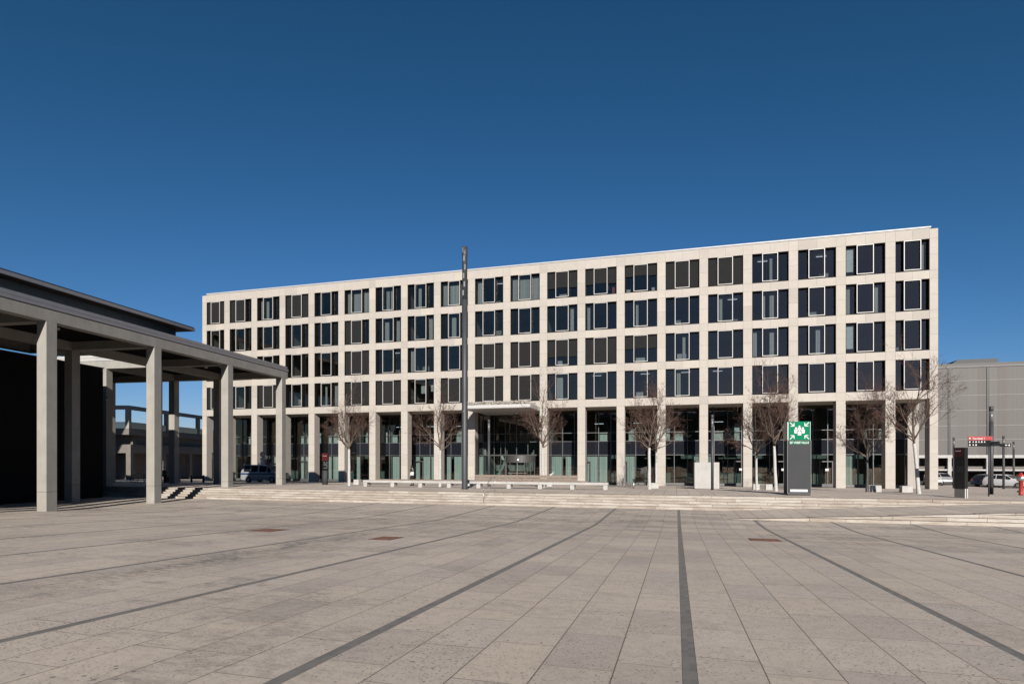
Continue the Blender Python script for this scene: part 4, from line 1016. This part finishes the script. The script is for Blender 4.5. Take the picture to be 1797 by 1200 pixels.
# ------------------------------------------------------------------ trees
def tree(x, y, H, zf, rad, seed, label, lean=0, thick=.11, trunk_lit=True, tilt=.55, dens=1.0):
    rg = random.Random(seed); t = empty('bare_tree', (x, y, gz(x, y)), label, 'tree', 'bare winter trees in front of the arcade')
    mb = MB(); c = MB()
    def wob(d, a): return (d + Vector((rg.uniform(-a,a), rg.uniform(-a,a), rg.uniform(-a,a)))).normalized()
    # trunk
    pts = [Vector((0,0,-.1))]; dr = Vector((lean, 0, 1)).normalized(); n = 6
    for k in range(n): pts.append(pts[-1] + wob(dr, .035)*((zf+.1)/n))
    for k in range(n): mb.tube(pts[k], pts[k+1], thick*(1.18 if k == 0 else 1.05-.05*k), thick*(1.0-.05*k), 12, 0, caps=False)
    top = pts[-1]
    def limb(p, d, L, r, lvl):
        steps = max(2, int(L/(.35 if lvl < 2 else .22))); seg = L/steps; pp = p; dd = d; out = []
        for k in range(steps):
            up = .10 if lvl < 2 else .05
            dd = wob(dd + Vector((0,0,up*1.3)), .15 if lvl < 2 else .2)
            q = pp + dd*seg; f = 1 - .72*(k/steps); f2 = 1 - .72*((k+1)/steps)
            c.tube(pp, q, r*f, r*f2, 6 if lvl == 0 else (4 if lvl == 1 else 3), 0 if lvl < 2 else 1, caps=False)
            out.append((q, dd.copy(), f2)); pp = q
        if lvl >= 3: return
        kids = {0: int(10*dens), 1: int(8*dens), 2: 5}[lvl]
        for k in range(kids):
            i = rg.randrange(max(0, int(steps*.22)), steps); q, dq, f = out[i]
            ax = dq.orthogonal().normalized(); ax.rotate(Matrix.Rotation(rg.uniform(0, 2*math.pi), 3, dq))
            nd = (dq*math.cos(tilt*rg.uniform(.8,1.5)) + ax*math.sin(tilt*rg.uniform(.8,1.5))).normalized()
            limb(q, nd, L*rg.uniform(.32,.55)*(1 if lvl else .95), max(.0062, r*f*.5), lvl+1)
    hh = H - zf
    limb(top, wob(dr, .03), hh*.80, thick*.62, 0)
    nl = rg.choice([6, 7, 8])
    for k in range(nl):
        a = 2*math.pi*(k+rg.uniform(-.3,.3))/nl; el = rg.uniform(.30, .98)
        d = Vector((math.cos(a)*math.cos(el), math.sin(a)*math.cos(el), math.sin(el)))
        st_ = top - Vector((0,0,rg.uniform(-.5,.12)))
        limb(st_ if st_.z < top.z else top + dr*(st_.z-top.z), d, rad*rg.uniform(.85,1.10)/max(math.cos(el), .76)*.78, thick*.42, 0)
    mb.build('trunk', M['white_bark'] if trunk_lit else M['mast'], t, local=True, smooth=True)  # grey version: shade on a whitewashed trunk put into its colour
    c.build('crown', [M['bark'], M['twig']], t, local=True, smooth=True)
    return t
tree(-24.54, 40.38, 8.3, 2.85, 2.5, 1, 'bare whitewashed tree farthest left, just right of the slim totem')
tree(-17.12, 40.81, 7.0, 2.75, 2.3, 2, 'bare whitewashed tree behind the left half of the bench, left of the lamp mast')
tree(-9.41, 41.85, 8.4, 2.95, 2.3, 3, 'bare whitewashed tree behind the bench right of the revolving door')
tree(-1.85, 43.0, 6.9, 2.95, 2.9, 4, 'bare whitewashed tree in front, thicker one of the close pair in the middle', thick=.12)
tree(-1.55, 48.0, 7.2, 2.9, 2.3, 5, 'bare whitewashed tree behind, thinner one of the close pair in the middle', thick=.10)
tree(5.57, 45.24, 6.6, 2.35, 2.3, 6, 'slender bare whitewashed tree right of the white stone block', thick=.085, lean=-.02)
tree(6.36, 42.02, 7.9, 3.0, 3.0, 7, 'tall bare whitewashed tree just left of the green pylon', lean=-.02)
tree(12.09, 43.34, 6.7, 2.35, 2.2, 8, 'bare whitewashed tree, trunk greyed for shade, between the pylon and the rightmost tree', trunk_lit=False, thick=.09)
tree(13.9, 40.02, 7.9, 3.0, 2.9, 9, 'leaning bare whitewashed tree farthest right, before the building corner', lean=-.10)

# ------------------------------------------------------------------ person
pe = empty('person', (-20.87, 43.89, gz(0,43.89)), 'person in a long black coat walking left with a white bag on the back', 'person')
J = {'pelvis':(0,0,.92),'belly':(0,0,1.08),'chest':(-.01,0,1.28),'neck':(-.03,0,1.43),'head':(-.045,0,1.52),'crown':(-.045,0,1.62),
     'shL':(-.01,.17,1.36),'elL':(.06,.22,1.10),'wrL':(-.06,.20,.88),'shR':(-.01,-.17,1.36),'elR':(.05,-.23,1.10),'wrR':(-.07,-.19,.90),
     'hipL':(0,.09,.90),'knL':(-.10,.10,.50),'anL':(-.06,.10,.09),'toL':(-.22,.10,.04),'hipR':(0,-.09,.90),'knR':(.04,-.10,.50),'anR':(.20,-.10,.12),'toR':(.08,-.10,.03)}
Rr = {'pelvis':.14,'belly':.13,'chest':.15,'neck':.055,'head':.085,'crown':.075,'shL':.065,'elL':.05,'wrL':.03,'shR':.065,'elR':.05,'wrR':.03,'hipL':.09,'knL':.062,'anL':.045,'toL':.035,'hipR':.09,'knR':.062,'anR':.045,'toR':.035}
E_ = [('pelvis','belly'),('belly','chest'),('chest','neck'),('neck','head'),('head','crown'),('chest','shL'),('shL','elL'),('elL','wrL'),('chest','shR'),('shR','elR'),('elR','wrR'),('pelvis','hipL'),('hipL','knL'),('knL','anL'),('anL','toL'),('pelvis','hipR'),('hipR','knR'),('knR','anR'),('anR','toR')]
for s_, wr in (('L','wrL'),('R','wrR')):
    w0 = Vector(J[wr]); J['pm'+s_] = tuple(w0+Vector((-.02,0,-.06))); Rr['pm'+s_] = .024; E_.append((wr,'pm'+s_))
    for k in range(4):
        b0 = w0+Vector((-.035+.018*k,0,-.09)); b1 = b0+Vector((-.01,(-.012 if s_=='L' else .012),-.05-.008*(k in (1,2))))
        J[f'f{s_}{k}'] = tuple(b1); Rr[f'f{s_}{k}'] = .008; E_.append(('pm'+s_, f'f{s_}{k}'))
    J['t'+s_] = tuple(w0+Vector((-.055,0,-.08))); Rr['t'+s_] = .009; E_.append(('pm'+s_,'t'+s_))
names = list(J); me = bpy.data.meshes.new('body'); me.from_pydata([J[n_] for n_ in names], [(names.index(a), names.index(b_)) for a, b_ in E_], [])
po = bpy.data.objects.new('body', me); scn.collection.objects.link(po); po.parent = pe
sk = po.modifiers.new('skin', 'SKIN')
if not me.skin_vertices: me.skin_vertices.new()
for i, n_ in enumerate(names): me.skin_vertices[0].data[i].radius = (Rr[n_], Rr[n_]); me.skin_vertices[0].data[i].use_root = (n_ == 'pelvis')
po.modifiers.new('sub', 'SUBSURF').levels = 1; po.modifiers['sub'].render_levels = 2
# body material: skin on head and hands, black trousers below
m, nt, b = newmat('person_body'); g = N(nt); tcn = g.n('ShaderNodeTexCoord'); sz = g.n('ShaderNodeSeparateXYZ'); g.l(tcn.outputs['Object'], sz.inputs[0])
hand = g.math('MULTIPLY', g.math('LESS_THAN', sz.outputs[2], .92), g.math('GREATER_THAN', g.math('ABSOLUTE', sz.outputs[1]), .155))
hd2 = g.math('GREATER_THAN', sz.outputs[2], 1.42)
g.l(g.mix(g.math('MAXIMUM', hand, hd2), (.012,.012,.014), (.42,.26,.19)), b.inputs['Base Color']); me.materials.append(m)
coat = simple('black_coat', (.010,.010,.013), .9)
mb = MB(); mb.lathe([(.15,.55),(.20,.55),(.19,.75),(.175,.95),(.165,1.12),(.185,1.28),(.15,1.40),(.07,1.45)], n=18); o_ = mb.build('coat', coat, pe, local=True, smooth=True); o_.scale = (.85,1.1,1)
mb = MB()
for sg in ('L','R'):
    mb.tube(J['sh'+sg], J['el'+sg], .078, .062, 10); mb.tube(J['el'+sg], J['wr'+sg], .062, .048, 10)
mb.build('sleeves', coat, pe, local=True, smooth=True)
mb = MB(); mb.lathe([(0,1.665),(.07,1.65),(.10,1.58),(.098,1.50),(.07,1.45)], -.03, 0, 14); mb.build('hair', simple('black_hair', (.01,.008,.007), .6), pe, local=True, smooth=True)
mb = MB(); mb.tube((-.125,0,1.53),(-.15,0,1.515),.014,.008,6); mb.build('nose', simple('skin', (.42,.26,.19), .6), pe, local=True)
mb = MB()
for sg in (-.03,.03): mb.tube((-.125,sg,1.55),(-.132,sg,1.55),.009,.009,6)
mb.tube((-.118,-.02,1.485),(-.124,.02,1.485),.006,.006,5); mb.build('face_features', coat, pe, local=True)
for sg, an in (('L','anL'),('R','anR')):
    a = Vector(J[an]); b2 = Vector(J['to'+sg]); mb = MB(); mb.tube(a+Vector((.03,0,-.04)), b2+Vector((-.02,0,0)), .05, .04, 8); mb.build('shoe', M['rubber'], pe, local=True, smooth=True)
t = empty('shoulder_bag', (-20.78, 43.66, gz(0,43.89)+.88), 'white cloth bag slung on the back of the walking person', 'bag')
mb = MB(); mb.prism([(-.17,0),(.16,-.04),(.19,.24),(-.10,.30)][::-1], -.05, .04, 'y'); fixn(mb.build('bag', M['signwhite'], t, local=True, bevel=.02))
mb = MB(); mb.path([(-.08,-.02,.28),(-.06,.05,.52),(.02,.12,.56),(.14,-.02,.24)], .012, 6); mb.build('strap', M['signwhite'], t, local=True)

# small flower spotlight by the third tree
t = empty('tree_spotlight', (-9.1, 43.6, gz(0,43.6)), 'small white spotlight on a short post just right of the third tree', 'spotlight')
mb = MB(); mb.tube((0,0,0),(0,0,.95),.03,n=8); mb.build('post', M['steel'], t, local=True)
mb = MB(); mb.tube((-.05,0,1.0),(.12,-.08,1.15),.07,.05,8); mb.tube((-.02,0,.95),(-.18,-.05,1.0),.05,.05,8); mb.build('lamp_head', M['signwhite'], t, local=True)
# things behind the panes
def sill_item(r, i, fx, w_, h, mat, label, name='storage_box', cat='box', y=.75):
    a, b_ = wins[i]; x = a + (b_-a)*fx; z = bots[r]-.0
    t = empty(name, (x, FY+y, z), label, cat, 'things standing at the office windows')
    mb = MB(); mb.box(-w_/2, w_/2, 0, .3, 0, h); mb.build('box', mat, t, local=True, bevel=.02)
    mb = MB(); mb.box(-w_/2-.01, w_/2+.01, -.01, .31, h, h+.03); mb.build('lid', mat, t, local=True)
sill_item(0, 11, .5, .9, .55, M['signwhite'], 'white boxes at the middle of a top floor window under a half lowered blind')
sill_item(0, 12, .88, .3, .95, M['red'], 'red object standing in a top floor window under a half lowered blind')
sill_item(0, 13, .1, .4, .5, M['signwhite'], 'white box at the left of the top floor window with the shortest blind')
sill_item(0, 13, .88, .4, .55, M['signwhite'], 'white box at the right of the top floor window with the shortest blind')
sill_item(2, 11, .38, .5, .65, M['signwhite'], 'white box in a second floor window under a lowered blind')
sill_item(2, 13, .5, 1.1, .6, M['signwhite'], 'wide white box in a second floor window under a half lowered blind')
sill_item(2, 14, .5, 1.0, .8, M['curtain'], 'pale cabinet behind a second floor window right of the half blinds')
sill_item(3, 3, .5, .6, 1.0, M['curtain'], 'pale office chair back behind a first floor window beside the concrete column', 'office_chair', 'chair')
sill_item(3, 13, .45, .7, .65, M['curtain'], 'pale stacked papers behind a first floor window above the double tree')
